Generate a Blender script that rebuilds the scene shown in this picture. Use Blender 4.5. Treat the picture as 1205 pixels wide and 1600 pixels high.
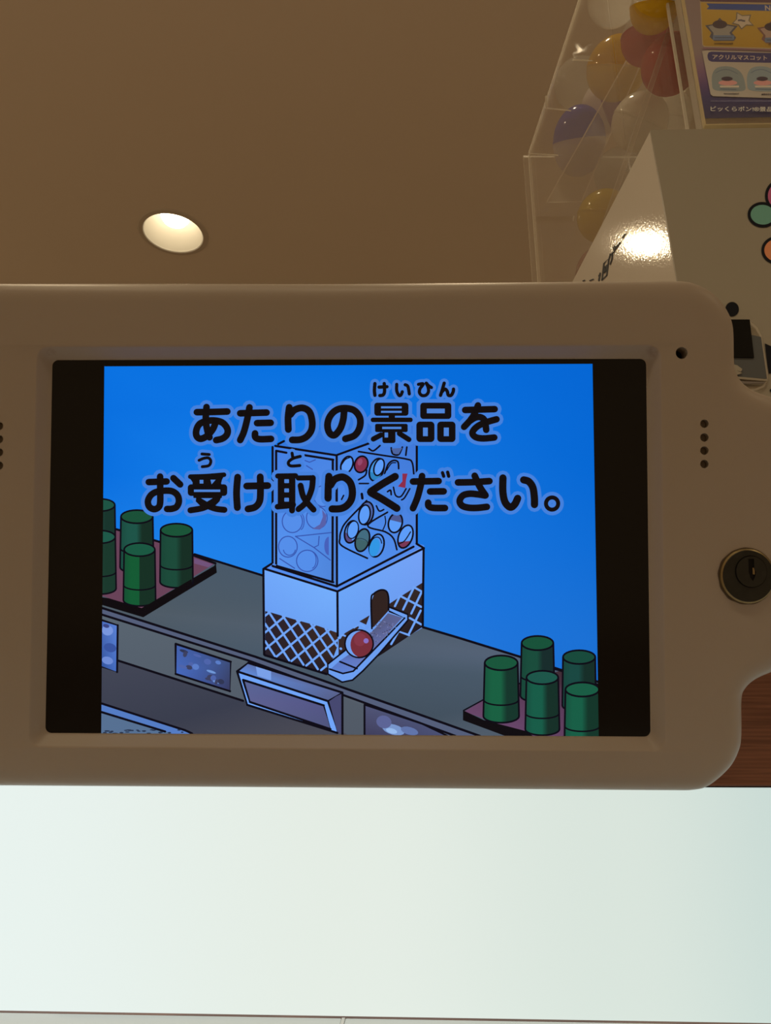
import bpy, bmesh, math, random
from mathutils import Vector, Matrix
from mathutils.geometry import tessellate_polygon

random.seed(7)
SC = bpy.context.scene
COL = SC.collection
for o in list(bpy.data.objects):
    bpy.data.objects.remove(o)

# ------------------------------------------------------------------ camera
EYE = Vector((0, 0, 1.2))
F = 1111.0                       # focal length in pixels of the 1205 x 1600 frame
PITCH, YAW = math.radians(17.5), math.radians(-1.3)
FW = Vector((math.sin(YAW) * math.cos(PITCH), math.cos(YAW) * math.cos(PITCH), math.sin(PITCH)))
RT = Vector((math.cos(YAW), -math.sin(YAW), 0))
UP = RT.cross(FW)
cam_data = bpy.data.cameras.new('camera')
cam = bpy.data.objects.new('camera', cam_data)
COL.objects.link(cam)
cam.matrix_world = Matrix(((RT.x, UP.x, -FW.x, EYE.x), (RT.y, UP.y, -FW.y, EYE.y),
                           (RT.z, UP.z, -FW.z, EYE.z), (0, 0, 0, 1)))
cam_data.sensor_fit = 'VERTICAL'
cam_data.sensor_height = 36.0
cam_data.lens = 36.0 * F / 1600.0
cam_data.clip_start = 0.01
SC.camera = cam

# ------------------------------------------------------------------ world, exposure
AMB = (0.31, 0.198, 0.102)      # light falling on upright print (used to balance ink colours)
ROOM = (0.322, 0.198, 0.096)      # dim warm light of the rest of the restaurant
world = bpy.data.worlds.new('world')
SC.world = world
world.use_nodes = True
world.node_tree.nodes['Background'].inputs[0].default_value = (*ROOM, 1)
world.node_tree.nodes['Background'].inputs[1].default_value = 1.0
LAMP = 7.0                       # glow of the lamp face in a ceiling downlight
BEAM = 11.0                      # watts of its downward beam
SC.view_settings.view_transform = 'Standard'
SC.view_settings.look = 'None'
SC.view_settings.exposure = 0.0
SC.view_settings.gamma = 1.0
SC.view_settings.use_curve_mapping = False
SC.cycles.use_denoising = True
SC.cycles.max_bounces = 10
SC.cycles.transparent_max_bounces = 24
SC.cycles.sample_clamp_indirect = 4.0


# ------------------------------------------------------------------ helpers
def lin(c):
    return tuple(((v / 255) / 12.92 if v <= 10 else (((v / 255) + 0.055) / 1.055) ** 2.4) for v in c)


def alb(c, k=1.0):
    """paint colour that shows as sRGB c under the warm ambient light"""
    return tuple(min(0.92, max(0.004, l / (a * k))) for l, a in zip(lin(c), AMB))


def ray(x, y):
    return FW + RT * ((x - 602.5) / F) + UP * ((800 - y) / F)


def hit(x, y, p, n):
    r = ray(x, y)
    return EYE + r * ((Vector(p) - EYE).dot(Vector(n)) / r.dot(Vector(n)))


def on_y(x, y, Y):
    return hit(x, y, (0, Y, 0), (0, 1, 0))


def link(name, me, parent=None):
    o = bpy.data.objects.new(name, me)
    COL.objects.link(o)
    if parent is not None:
        o.parent = parent
    return o


def empty(name, loc, label, cat, group=None, rotz=0):
    o = link(name, None)
    o.empty_display_size = 0.02
    o.location = loc
    o.rotation_euler = (0, 0, rotz)
    return tag(o, label, cat, group)


def tag(o, label, cat, group=None):
    o['label'] = label
    o['category'] = cat
    if group:
        o['group'] = group
    return o


def mesh_obj(name, verts, faces, mats, parent=None, smooth=False, mi=None, angle=None):
    me = bpy.data.meshes.new(name)
    me.from_pydata([tuple(v) for v in verts], [], faces)
    for m in (mats if isinstance(mats, (list, tuple)) else [mats]):
        me.materials.append(m)
    if mi:
        for p, i in zip(me.polygons, mi):
            p.material_index = i
    if smooth:
        for p in me.polygons:
            p.use_smooth = True
        if angle:
            me.set_sharp_from_angle(angle=math.radians(angle))
    me.update()
    return link(name, me, parent)


def fix(o):
    bm = bmesh.new()
    bm.from_mesh(o.data)
    bmesh.ops.remove_doubles(bm, verts=bm.verts, dist=1e-7)
    bmesh.ops.recalc_face_normals(bm, faces=bm.faces)
    bm.to_mesh(o.data)
    bm.free()
    return o


def box(name, lo, hi, m, parent=None, bev=0.0, local=None):
    """axis box between two corners, in parent space (world corners minus local)"""
    bm = bmesh.new()
    off = Vector(local) if local else Vector((0, 0, 0))
    lo, hi = Vector(lo) - off, Vector(hi) - off
    bmesh.ops.create_cube(bm, size=1)
    for v in bm.verts:
        v.co = Vector([(lo[i] + hi[i]) / 2 + v.co[i] * (hi[i] - lo[i]) for i in range(3)])
    if bev:
        bmesh.ops.bevel(bm, geom=bm.edges[:], offset=bev, segments=2, affect='EDGES', profile=0.6)
    me = bpy.data.meshes.new(name)
    bm.to_mesh(me)
    bm.free()
    me.materials.append(m)
    return link(name, me, parent)


def slab(name, pts, nrm, t, mats, parent=None, off=(0, 0, 0)):
    """a flat sheet: polygon pts extruded by t along nrm; second material on the cut edges"""
    off = Vector(off)
    n = Vector(nrm).normalized() * t
    a = [Vector(p) - off for p in pts]
    b = [p + n for p in a]
    k = len(a)
    tris = tessellate_polygon([a])
    faces = [tuple(f) for f in tris] + [tuple(i + k for i in reversed(f)) for f in tris]
    nf = len(faces)
    faces += [(i, (i + 1) % k, (i + 1) % k + k, i + k) for i in range(k)]
    o = mesh_obj(name, a + b, faces, mats, parent,
                 mi=[0] * nf + [len(mats) - 1 if isinstance(mats, (list, tuple)) else 0] * k)
    return fix(o)


def lathe(name, prof, m, parent=None, seg=48, mtx=None, smooth=True, angle=35, caps=False):
    vs, fs = [], []
    for r, z in prof:
        for i in range(seg):
            a = 2 * math.pi * i / seg
            v = Vector((r * math.cos(a), r * math.sin(a), z))
            vs.append(mtx @ v if mtx else v)
    for j in range(len(prof) - 1):
        for i in range(seg):
            k = (i + 1) % seg
            fs.append((j * seg + i, j * seg + k, (j + 1) * seg + k, (j + 1) * seg + i))
    if caps:
        fs.append(tuple(range(seg)))
        fs.append(tuple((len(prof) - 1) * seg + i for i in range(seg)))
    return fix(mesh_obj(name, vs, fs, m, parent, smooth, angle=angle))


def catmull(pts, n=8, closed=False):
    P = [Vector(p) for p in pts]
    if len(P) < 3:
        return P
    out = []
    m = len(P) if closed else len(P) - 1
    for i in range(m):
        if closed:
            a, b, c, d = P[i - 1], P[i], P[(i + 1) % len(P)], P[(i + 2) % len(P)]
        else:
            a, b, c, d = P[max(i - 1, 0)], P[i], P[i + 1], P[min(i + 2, len(P) - 1)]
        for k in range(n):
            t = k / n
            out.append(0.5 * ((2 * b) + (c - a) * t + (2 * a - 5 * b + 4 * c - d) * t * t + (3 * b - a - 3 * c + d) * t ** 3))
    if not closed:
        out.append(P[-1])
    return out


# ------------------------------------------------------------------ materials
def nodes(name):
    m = bpy.data.materials.new(name)
    m.use_nodes = True
    nt = m.node_tree
    return m, nt, nt.nodes['Principled BSDF'], nt.nodes['Material Output']


def pmat(name, col, rough=0.5, spec=0.5, metal=0.0, var=0.0, scale=30.0, bump=0.0, bscale=200.0, coat=0.0, sss=0.0):
    m, nt, b, out = nodes(name)
    b.inputs['Base Color'].default_value = (*col, 1)
    b.inputs['Roughness'].default_value = rough
    b.inputs['Specular IOR Level'].default_value = spec
    b.inputs['Metallic'].default_value = metal
    b.inputs['Coat Weight'].default_value = coat
    b.inputs['Coat Roughness'].default_value = 0.05
    if sss:
        b.inputs['Subsurface Weight'].default_value = sss
        b.inputs['Subsurface Radius'].default_value = (0.006, 0.005, 0.004)
        b.inputs['Subsurface Scale'].default_value = 1.0
    if var or bump:
        tc = nt.nodes.new('ShaderNodeTexCoord')
        if var:
            n = nt.nodes.new('ShaderNodeTexNoise')
            n.inputs['Scale'].default_value = scale
            n.inputs['Detail'].default_value = 5
            r = nt.nodes.new('ShaderNodeMix')
            r.data_type = 'RGBA'
            r.inputs[6].default_value = (*[c * (1 - var) for c in col], 1)
            r.inputs[7].default_value = (*[min(1, c * (1 + var)) for c in col], 1)
            nt.links.new(tc.outputs['Object'], n.inputs['Vector'])
            nt.links.new(n.outputs['Fac'], r.inputs[0])
            nt.links.new(r.outputs[2], b.inputs['Base Color'])
        if bump:
            n2 = nt.nodes.new('ShaderNodeTexNoise')
            n2.inputs['Scale'].default_value = bscale
            n2.inputs['Detail'].default_value = 3
            bp = nt.nodes.new('ShaderNodeBump')
            bp.inputs['Strength'].default_value = bump
            bp.inputs['Distance'].default_value = 0.001
            nt.links.new(tc.outputs['Object'], n2.inputs['Vector'])
            nt.links.new(n2.outputs['Fac'], bp.inputs['Height'])
            nt.links.new(bp.outputs[0], b.inputs['Normal'])
    return m


def emat(name, col, strength):
    m, nt, b, out = nodes(name)
    b.inputs['Base Color'].default_value = (0, 0, 0, 1)
    b.inputs['Emission Color'].default_value = (*col, 1)
    b.inputs['Emission Strength'].default_value = strength
    return m


def clear_plastic(name, tint=(0.97, 0.96, 0.94), haze=0.06, hazecol=(0.9, 0.9, 0.9), rough=0.03, ior=1.49):
    """thin clear plastic sheet: see-through, with Fresnel gloss and a little milky haze"""
    m, nt, b, out = nodes(name)
    nt.nodes.remove(b)
    tr = nt.nodes.new('ShaderNodeBsdfTransparent')
    tr.inputs[0].default_value = (*tint, 1)
    df = nt.nodes.new('ShaderNodeBsdfDiffuse')
    df.inputs[0].default_value = (*hazecol, 1)
    tl = nt.nodes.new('ShaderNodeBsdfTranslucent')
    tl.inputs[0].default_value = (*hazecol, 1)
    mh = nt.nodes.new('ShaderNodeMixShader')
    mh.inputs[0].default_value = 0.5
    nt.links.new(df.outputs[0], mh.inputs[1])
    nt.links.new(tl.outputs[0], mh.inputs[2])
    gl = nt.nodes.new('ShaderNodeBsdfGlossy')
    gl.inputs['Roughness'].default_value = rough
    gl.inputs['Color'].default_value = (1, 1, 1, 1)
    lw = nt.nodes.new('ShaderNodeLayerWeight')
    lw.inputs[0].default_value = 0.5
    pw = nt.nodes.new('ShaderNodeMath')
    pw.operation = 'POWER'
    pw.inputs[1].default_value = 5.0
    fr = nt.nodes.new('ShaderNodeMapRange')
    fr.inputs['To Min'].default_value = 0.04
    fr.inputs['To Max'].default_value = 0.9
    nt.links.new(lw.outputs['Facing'], pw.inputs[0])
    nt.links.new(pw.outputs[0], fr.inputs[0])
    m1 = nt.nodes.new('ShaderNodeMixShader')
    m1.inputs[0].default_value = haze
    m2 = nt.nodes.new('ShaderNodeMixShader')
    nt.links.new(tr.outputs[0], m1.inputs[1])
    nt.links.new(mh.outputs[0], m1.inputs[2])
    nt.links.new(fr.outputs[0], m2.inputs[0])
    nt.links.new(m1.outputs[0], m2.inputs[1])
    nt.links.new(gl.outputs[0], m2.inputs[2])
    nt.links.new(m2.outputs[0], out.inputs[0])
    return m


def colour_attr(name, emit=False, rough=0.5, spec=0.4):
    """flat print or lit display whose colours are stored with the drawn shapes"""
    m, nt, b, out = nodes(name)
    a = nt.nodes.new('ShaderNodeAttribute')
    a.attribute_name = 'ink'
    b.inputs['Roughness'].default_value = rough
    b.inputs['Specular IOR Level'].default_value = spec
    if emit:
        b.inputs['Base Color'].default_value = (0.002, 0.002, 0.002, 1)
        nt.links.new(a.outputs['Color'], b.inputs['Emission Color'])
        b.inputs['Emission Strength'].default_value = 1.0
    else:
        nt.links.new(a.outputs['Color'], b.inputs['Base Color'])
    return m


M = {}
M['ceiling'] = pmat('ceiling_paint', (0.80, 0.80, 0.78), 0.9, 0.1, var=0.02, scale=3, bump=0.08, bscale=500)
M['wall'] = pmat('wall_paint', (0.62, 0.55, 0.45), 0.9, 0.2, var=0.03, scale=4)
M['floor'] = pmat('floor_pale_wood', (0.52, 0.42, 0.32), 0.5, 0.4, var=0.15, scale=6)
M['lamp'] = emat('lamp_light', (1.0, 0.80, 0.50), LAMP)
M['reflector'] = pmat('reflector_white', (0.5, 0.49, 0.46), 0.5, 0.3)
M['trim_white'] = pmat('downlight_trim_white', (0.62, 0.62, 0.60), 0.6, 0.3)
M['reflector_bright'] = pmat('white_sealant', (0.9, 0.9, 0.88), 0.4)
M['dark_can'] = pmat('lamp_can_grey', (0.3, 0.3, 0.3), 0.6)
M['black'] = pmat('black_plastic', (0.005, 0.005, 0.005), 0.5, 0.12)
M['glass_black'] = pmat('screen_glass_black', (0.004, 0.004, 0.0045), 0.16, 0.22)
M['hole_dark'] = pmat('hole_dark_plastic', (0.26, 0.225, 0.19), 0.8, 0.2)
M['hole_floor'] = pmat('hole_floor_black', (0.01, 0.01, 0.01), 0.9, 0.1)
M['white_shell'] = pmat('rear_shell_white', (0.6, 0.59, 0.57), 0.5)
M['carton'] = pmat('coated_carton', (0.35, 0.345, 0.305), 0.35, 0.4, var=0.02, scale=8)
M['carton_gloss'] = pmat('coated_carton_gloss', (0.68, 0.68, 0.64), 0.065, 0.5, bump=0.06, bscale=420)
M['acrylic'] = clear_plastic('clear_acrylic', haze=0.115)
M['acrylic_line'] = clear_plastic('acrylic_bright_edge', haze=0.85, hazecol=(0.95, 0.95, 0.9), rough=0.12)
M['acrylic_edge'] = clear_plastic('acrylic_cut_edge', haze=0.62, hazecol=(0.92, 0.92, 0.84), rough=0.12)
M['acrylic_strip'] = clear_plastic('acrylic_side_strip', haze=0.5, hazecol=(0.9, 0.9, 0.86), rough=0.1)
M['sleeve'] = clear_plastic('clear_sleeve', haze=0.03, rough=0.05)
M['sleeve_edge'] = clear_plastic('sleeve_fold_edge', haze=0.7, hazecol=(0.88, 0.83, 0.62), rough=0.1)
M['lock_metal'] = pmat('lock_worn_metal', (0.024, 0.024, 0.02), 0.5, 0.2, metal=0.2, var=0.3, scale=300)
M['lock_brass'] = pmat('lock_brass_ring', (0.24, 0.19, 0.10), 0.4, 0.5, metal=0.9, var=0.3, scale=300)
M['grime'] = pmat('grime_brown', (0.10, 0.075, 0.06), 0.8, 0.2)
M['print'] = colour_attr('printed_ink', False, 0.5, 0.15)
M['display'] = colour_attr('lit_display', True, 0.2, 0.06)
M['deck'] = pmat('lane_deck_pale', (0.86, 0.92, 0.95), 0.4, 0.4)

# wood with a fine horizontal grain
m, nt, b, out = nodes('brown_wood')
tc = nt.nodes.new('ShaderNodeTexCoord')
mp = nt.nodes.new('ShaderNodeMapping')
mp.inputs['Scale'].default_value = (8, 40, 330)
ns = nt.nodes.new('ShaderNodeTexNoise')
ns.inputs['Scale'].default_value = 2.2
ns.inputs['Detail'].default_value = 8
ns.inputs['Distortion'].default_value = 0.6
cr = nt.nodes.new('ShaderNodeValToRGB')
cr.color_ramp.elements[0].position = 0.33
cr.color_ramp.elements[0].color = (0.125, 0.043, 0.024, 1)
cr.color_ramp.elements[1].position = 0.68
cr.color_ramp.elements[1].color = (0.255, 0.10, 0.056, 1)
nt.links.new(tc.outputs['Object'], mp.inputs[0])
nt.links.new(mp.outputs[0], ns.inputs['Vector'])
nt.links.new(ns.outputs['Fac'], cr.inputs[0])
nt.links.new(cr.outputs[0], b.inputs['Base Color'])
b.inputs['Roughness'].default_value = 0.45
M['wood'] = m

# back-lit white diffuser: the tubes behind it are nearer its left half
m, nt, b, out = nodes('backlit_diffuser')
b.inputs['Base Color'].default_value = (0.02, 0.02, 0.02, 1)
b.inputs['Roughness'].default_value = 0.4
tc = nt.nodes.new('ShaderNodeTexCoord')
sp = nt.nodes.new('ShaderNodeSeparateXYZ')
mr = nt.nodes.new('ShaderNodeMapRange')
mr.inputs['From Min'].default_value = -0.20
mr.inputs['From Max'].default_value = 0.20
cr = nt.nodes.new('ShaderNodeValToRGB')
cr.color_ramp.interpolation = 'EASE'
E0 = cr.color_ramp.elements
E0[0].position, E0[0].color = 0.0, (*lin((230, 241, 237)), 1)
E0[1].position, E0[1].color = 1.0, (*lin((198, 216, 211)), 1)
e = E0.new(0.45)
e.color = (*lin((226, 235, 227)), 1)
e = E0.new(0.75)
e.color = (*lin((215, 227, 219)), 1)
nt.links.new(tc.outputs['Object'], sp.inputs[0])
nt.links.new(sp.outputs[0], mr.inputs[0])
nt.links.new(mr.outputs[0], cr.inputs[0])
nt.links.new(cr.outputs[0], b.inputs['Emission Color'])
b.inputs['Emission Strength'].default_value = 1.0
M['diffuser'] = m

# ------------------------------------------------------------------ room shell
ZC = EYE.z + 1.5
LC = hit(271, 364, (0, 0, ZC), (0, 0, 1))               # downlight centre on the ceiling
DEP = (LC - EYE).dot(FW)
RL = 44.5 * DEP / F                                     # radius of its opening
X0, X1, Y0, Y1 = -3.2, 3.2, -2.6, 3.4
N = 48
added_lamps = [Vector((LC.x - 0.05, LC.y - 1.42, ZC)), Vector((LC.x, LC.y - 2.4, ZC)), Vector((LC.x + 2.4, LC.y - 2.4, ZC)),
        Vector((0.14, 0.63, ZC)), Vector((LC.x + 0.65, LC.y - 2.5, ZC))]   # unseen lamps added to brighten the hopper, carton and housing
rings_c = [[Vector((p.x + RL * 1.04 * math.cos(2 * math.pi * i / N), p.y + RL * 1.04 * math.sin(2 * math.pi * i / N), ZC)) for i in range(N)] for p in [LC] + added_lamps]
outer = [Vector((X0, Y0, ZC)), Vector((X1, Y0, ZC)), Vector((X1, Y1, ZC)), Vector((X0, Y1, ZC))]
tr = tessellate_polygon([outer] + rings_c)
vs = outer + [v for r in rings_c for v in r]
top = [v + Vector((0, 0, 0.02)) for v in vs]
nv = len(vs)
fs = [tuple(t) for t in tr] + [tuple(i + nv for i in reversed(t)) for t in tr]
for q in range(6):
    b0 = 4 + q * N
    fs += [(b0 + i, b0 + (i + 1) % N, b0 + (i + 1) % N + nv, b0 + i + nv) for i in range(N)]
fs += [(i, (i + 1) % 4, (i + 1) % 4 + nv, i + nv) for i in range(4)]
ceil = fix(mesh_obj('ceiling', vs + top, fs, M['ceiling']))
ceil['kind'] = 'structure'
fl = box('floor', (X0, Y0, -0.05), (X1, Y1, 0.0), M['floor'])
fl['kind'] = 'structure'
wb = box('wall_back', (X0, Y1, 0.0), (X1, Y1 + 0.1, ZC + 0.02), M['wall'])
wb['kind'] = 'structure'

# ------------------------------------------------------------------ downlights
def downlight(pos, label):
    dl = empty('ceiling_downlight', pos, label, 'lamp')
    lathe('trim_ring', [(RL, 0.004), (RL * 1.0, -0.001), (RL * 1.03, -0.004), (RL * 1.17, -0.003), (RL * 1.205, 0.0)], M['trim_white'], dl, 64)
    lathe('reflector', [(RL, 0.001), (RL * 0.96, 0.022), (RL * 0.88, 0.046), (RL * 0.74, 0.068), (RL * 0.60, 0.082), (RL * 0.50, 0.087)], M['reflector'], dl, 64)
    lathe('lamp', [(0.0005, 0.036), (RL * 0.22, 0.038), (RL * 0.40, 0.045), (RL * 0.49, 0.058), (RL * 0.51, 0.086)], M['lamp'], dl, 48)
    lathe('housing', [(RL * 1.02, 0.003), (RL * 1.02, 0.11), (0.001, 0.112)], M['dark_can'], dl, 48)
    li = bpy.data.lights.new('lamp_beam', 'SPOT')
    li.energy = BEAM
    li.color = (1.0, 0.79, 0.50)
    li.spot_size = math.radians(128)
    li.spot_blend = 0.5
    li.shadow_soft_size = 0.027
    lo = bpy.data.objects.new('lamp_beam', li)
    COL.objects.link(lo)
    lo.parent = dl
    lo.location = (0, 0, -0.006)
    return dl


downlight(LC, 'round white recessed downlight glowing warm in the ceiling')
for q, lb in zip(added_lamps, ('added downlight out of view above the left of the housing', 'added downlight out of view behind the camera on the left', 'added downlight out of view behind the camera on the right',
                       'added downlight out of view straight above the clear hopper', 'added downlight out of view behind and above the camera')):
    downlight(q, lb)

# ------------------------------------------------------------------ counter with its lit lane below
TILT = math.radians(-1.19)
ZT = 0.105 + EYE.z              # counter top
ZF = EYE.z - 0.0228             # lower edge of the fascia
ZD = EYE.z - 0.1207             # lane deck
YF = 0.37
ct = empty('wooden_counter', (0, YF, 0), 'brown wooden counter with horizontal grain above the white lit panel', 'counter', rotz=TILT)
box('fascia_board', (-1.3, 0, ZF), (1.3, 0.02, ZT - 0.018), M['wood'], ct, 0.0008)
box('counter_top', (-1.3, -0.004, ZT - 0.018), (1.3, 0.62, ZT), M['wood'], ct, 0.001)
box('shelf_board', (-1.3, 0.0202, ZF), (1.3, 0.60, ZF + 0.016), M['wood'], ct, 0.0008)
box('cabinet_body', (-1.3, 0.004, 0.0), (1.3, 0.60, ZD - 0.001), M['wood'], ct, 0.001)
box('back_board', (-1.3, 0.6005, 0.0), (1.3, 0.618, ZT - 0.0185), M['wood'], ct, 0.001)
lp = empty('backlit_panel', (0, YF + 0.004, ZD), 'long white backlit panel glowing under the white screen housing', 'light panel', rotz=TILT)
box('diffuser', (-1.29, 0, 0.0), (1.29, 0.006, ZF - ZD - 0.0012), M['diffuser'], lp)
box('lamp_tray', (-1.29, 0.0062, 0.0), (1.29, 0.05, ZF - ZD - 0.0012), M['trim_white'], lp)
box('top_channel', (-1.29, -0.003, ZF - ZD - 0.0005), (1.29, 0.0195, ZF - ZD - 0.0001), M['black'], lp)
jx = -0.0275
dk = empty('lane_deck', (0, YF, 0), 'pale grey lane deck with one joint at the foot of the lit panel', 'counter', rotz=TILT)
box('deck_panel', (-1.29, -0.25, ZD - 0.014), (jx - 0.0008, 0.0035, ZD - 0.0005), M['deck'], dk, 0.0008)
box('deck_panel', (jx + 0.0008, -0.25, ZD - 0.014), (1.29, 0.0035, ZD - 0.0005), M['deck'], dk, 0.0008)
box('joint_sealant', (jx - 0.0007, -0.25, ZD - 0.013), (jx + 0.0007, 0.0034, ZD - 0.0004), M['reflector_bright'], dk)
box('deck_base', (-1.29, -0.24, 0.0), (1.29, 0.002, ZD - 0.0145), M['wood'], dk)


# ------------------------------------------------------------------ drawing tool for displays and prints
class Pic:
    """flat shapes laid over one another on a plane; each object keeps its shapes and their colours"""
    step = 3e-6

    def __init__(self, mapper, mat, conv, state):
        self.map, self.mat, self.conv, self.st = mapper, mat, conv, state
        self.v, self.f, self.c = [], [], []
        self.s, self.ox, self.oy = 1.0, 0.0, 0.0

    def crop(self, ox, oy, s):
        self.ox, self.oy, self.s = ox, oy, s
        return self

    def P(self, p):
        return Vector((self.ox + p[0] / self.s, self.oy + p[1] / self.s))

    held = False

    def layer(self):
        if not self.held:
            self.st[0] += 1
        return self.st[0] * self.step

    def hold(self):
        """the shapes that follow share one layer (same ink, or not touching)"""
        self.held = False
        self.layer()
        self.held = True

    def free(self):
        self.held = False

    def _add(self, pts, faces, col, w):
        b = len(self.v)
        cols = col if isinstance(col, list) else [col] * len(pts)
        for p, c in zip(pts, cols):
            self.v.append(self.map(p[0], p[1], w))
            self.c.append((*self.conv(c), 1))
        self.f += [tuple(i + b for i in f) for f in faces]

    def poly(self, pts, col, w=None, raw=False):
        q = [Vector(p) if raw else self.P(p) for p in pts]
        w = self.layer() if w is None else w
        t = tessellate_polygon([[Vector((p.x, p.y, 0)) for p in q]])
        self._add(q, t, col, w)
        return self

    def rect(self, x0, y0, x1, y1, col, r=0.0):
        if r <= 0:
            return self.poly([(x0, y0), (x1, y0), (x1, y1), (x0, y1)], col)
        pts = []
        for cx, cy, a0 in ((x1 - r, y0 + r, -90), (x1 - r, y1 - r, 0), (x0 + r, y1 - r, 90), (x0 + r, y0 + r, 180)):
            for k in range(7):
                a = math.radians(a0 + 15 * k)
                pts.append((cx + r * math.cos(a), cy + r * math.sin(a)))
        return self.poly(pts, col)

    def ell(self, cx, cy, rx, ry, col, rot=0, n=28, a0=0, a1=360):
        R = math.radians(rot)
        pts = []
        full = a1 - a0 >= 360
        for k in range(n if full else n + 1):
            a = math.radians(a0 + (a1 - a0) * k / n)
            x, y = rx * math.cos(a), ry * math.sin(a)
            pts.append((cx + x * math.cos(R) - y * math.sin(R), cy + x * math.sin(R) + y * math.cos(R)))
        return self.poly(pts, col)

    def ell_line(self, cx, cy, rx, ry, width, col, rot=0, a0=0, a1=360, n=28):
        R = math.radians(rot)
        pts = []
        for k in range(n + 1):
            a = math.radians(a0 + (a1 - a0) * k / n)
            x, y = rx * math.cos(a), ry * math.sin(a)
            pts.append((cx + x * math.cos(R) - y * math.sin(R), cy + x * math.sin(R) + y * math.cos(R)))
        return self.line(pts, width, col, smooth=False)

    def line(self, pts, width, col, smooth=True, w=None, grow=0.0):
        q = [self.P(p) for p in pts]
        if smooth and len(q) > 2:
            q = catmull(q, 7)
        h = width / self.s / 2 + grow
        w = self.layer() if w is None else w
        n = len(q)
        L = []
        for i in range(n):
            d = (q[min(i + 1, n - 1)] - q[max(i - 1, 0)])
            d = d.normalized() if d.length > 1e-9 else Vector((1, 0))
            L.append(Vector((-d.y, d.x)))
        pts2, fs = [], []
        for i in range(n):
            pts2 += [q[i] + L[i] * h, q[i] - L[i] * h]
        fs = [(2 * i, 2 * i + 1, 2 * i + 3, 2 * i + 2) for i in range(n - 1)]
        ends = (q[0], q[-1]) if (smooth and len(pts) > 2) else q
        for e in ends:
            b = len(pts2)
            pts2 += [e + Vector((math.cos(k * math.pi / 6), math.sin(k * math.pi / 6))) * h for k in range(12)]
            fs.append(tuple(range(b, b + 12)))
        self._add(pts2, fs, col, w)
        return self

    def text(self, body, quad, col, bold=0.0):
        """lettering fitted into a quad (top left, top right, bottom right, bottom left)"""
        cu = bpy.data.curves.new('lettering', 'FONT')
        cu.body = body
        cu.size = 1.0
        cu.offset = bold
        cu.resolution_u = 3
        ob = link('lettering', cu)
        bpy.context.view_layer.update()
        dg = bpy.context.evaluated_depsgraph_get()
        me = bpy.data.meshes.new_from_object(ob.evaluated_get(dg))
        xs = [v.co.x for v in me.vertices]
        ys = [v.co.y for v in me.vertices]
        if xs:
            x0, x1, y0, y1 = min(xs), max(xs), min(ys), max(ys)
            tl, tr_, br, bl = [self.P(p) for p in quad]
            pts = []
            for v in me.vertices:
                s = (v.co.x - x0) / max(x1 - x0, 1e-6)
                t = (v.co.y - y0) / max(y1 - y0, 1e-6)
                pts.append((bl.lerp(br, s)).lerp(tl.lerp(tr_, s), t))
            self._add(pts, [tuple(p.vertices) for p in me.polygons], col, self.layer())
        bpy.data.objects.remove(ob)
        bpy.data.curves.remove(cu)
        bpy.data.meshes.remove(me)
        return self

    def done(self, name, parent):
        me = bpy.data.meshes.new(name)
        me.from_pydata([tuple(v) for v in self.v], [], self.f)
        me.materials.append(self.mat)
        at = me.color_attributes.new('ink', 'FLOAT_COLOR', 'POINT')
        for i, c in enumerate(self.c):
            at.data[i].color = c
        me.update()
        self.v, self.f, self.c = [], [], []
        return link(name, me, parent)


def clip_line(p, d, poly):
    """the piece of the line p + t d inside a convex polygon"""
    t0, t1 = -1e9, 1e9
    area = sum(poly[i][0] * poly[(i + 1) % len(poly)][1] - poly[(i + 1) % len(poly)][0] * poly[i][1] for i in range(len(poly)))
    sgn = 1 if area > 0 else -1
    for i in range(len(poly)):
        a, b = poly[i], poly[(i + 1) % len(poly)]
        nx, ny = -(b[1] - a[1]) * sgn, (b[0] - a[0]) * sgn
        num = (p[0] - a[0]) * nx + (p[1] - a[1]) * ny
        den = d[0] * nx + d[1] * ny
        if abs(den) < 1e-9:
            if num < 0:
                return None
            continue
        t = -num / den
        if den > 0:
            t0 = max(t0, t)
        else:
            t1 = min(t1, t)
    if t1 - t0 < 0.05:
        return None
    return [(p[0] + d[0] * t0, p[1] + d[1] * t0), (p[0] + d[0] * t1, p[1] + d[1] * t1)]


# ------------------------------------------------------------------ the white housing with the screen
a_, b_ = math.sin(math.radians(0.9)), math.sin(math.radians(-2.1))
NB = (RT * a_ + UP * b_ + FW).normalized()
W = -NB
O = EYE + FW * 0.30                                       # a point of the display plane


def plane_hit(x, y, w):
    return hit(x, y, O + W * w, W)


U = plane_hit(1008, 561, 0) - plane_hit(81.5, 563, 0)
U = (U - W * U.dot(W)).normalized()
V = W.cross(U)
PANEL = Matrix(((U.x, V.x, W.x, O.x), (U.y, V.y, W.y, O.y), (U.z, V.z, W.z, O.z), (0, 0, 0, 1)))
PINV = PANEL.inverted()


def S(x, y, w):
    return PINV @ plane_hit(x, y, w)


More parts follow.
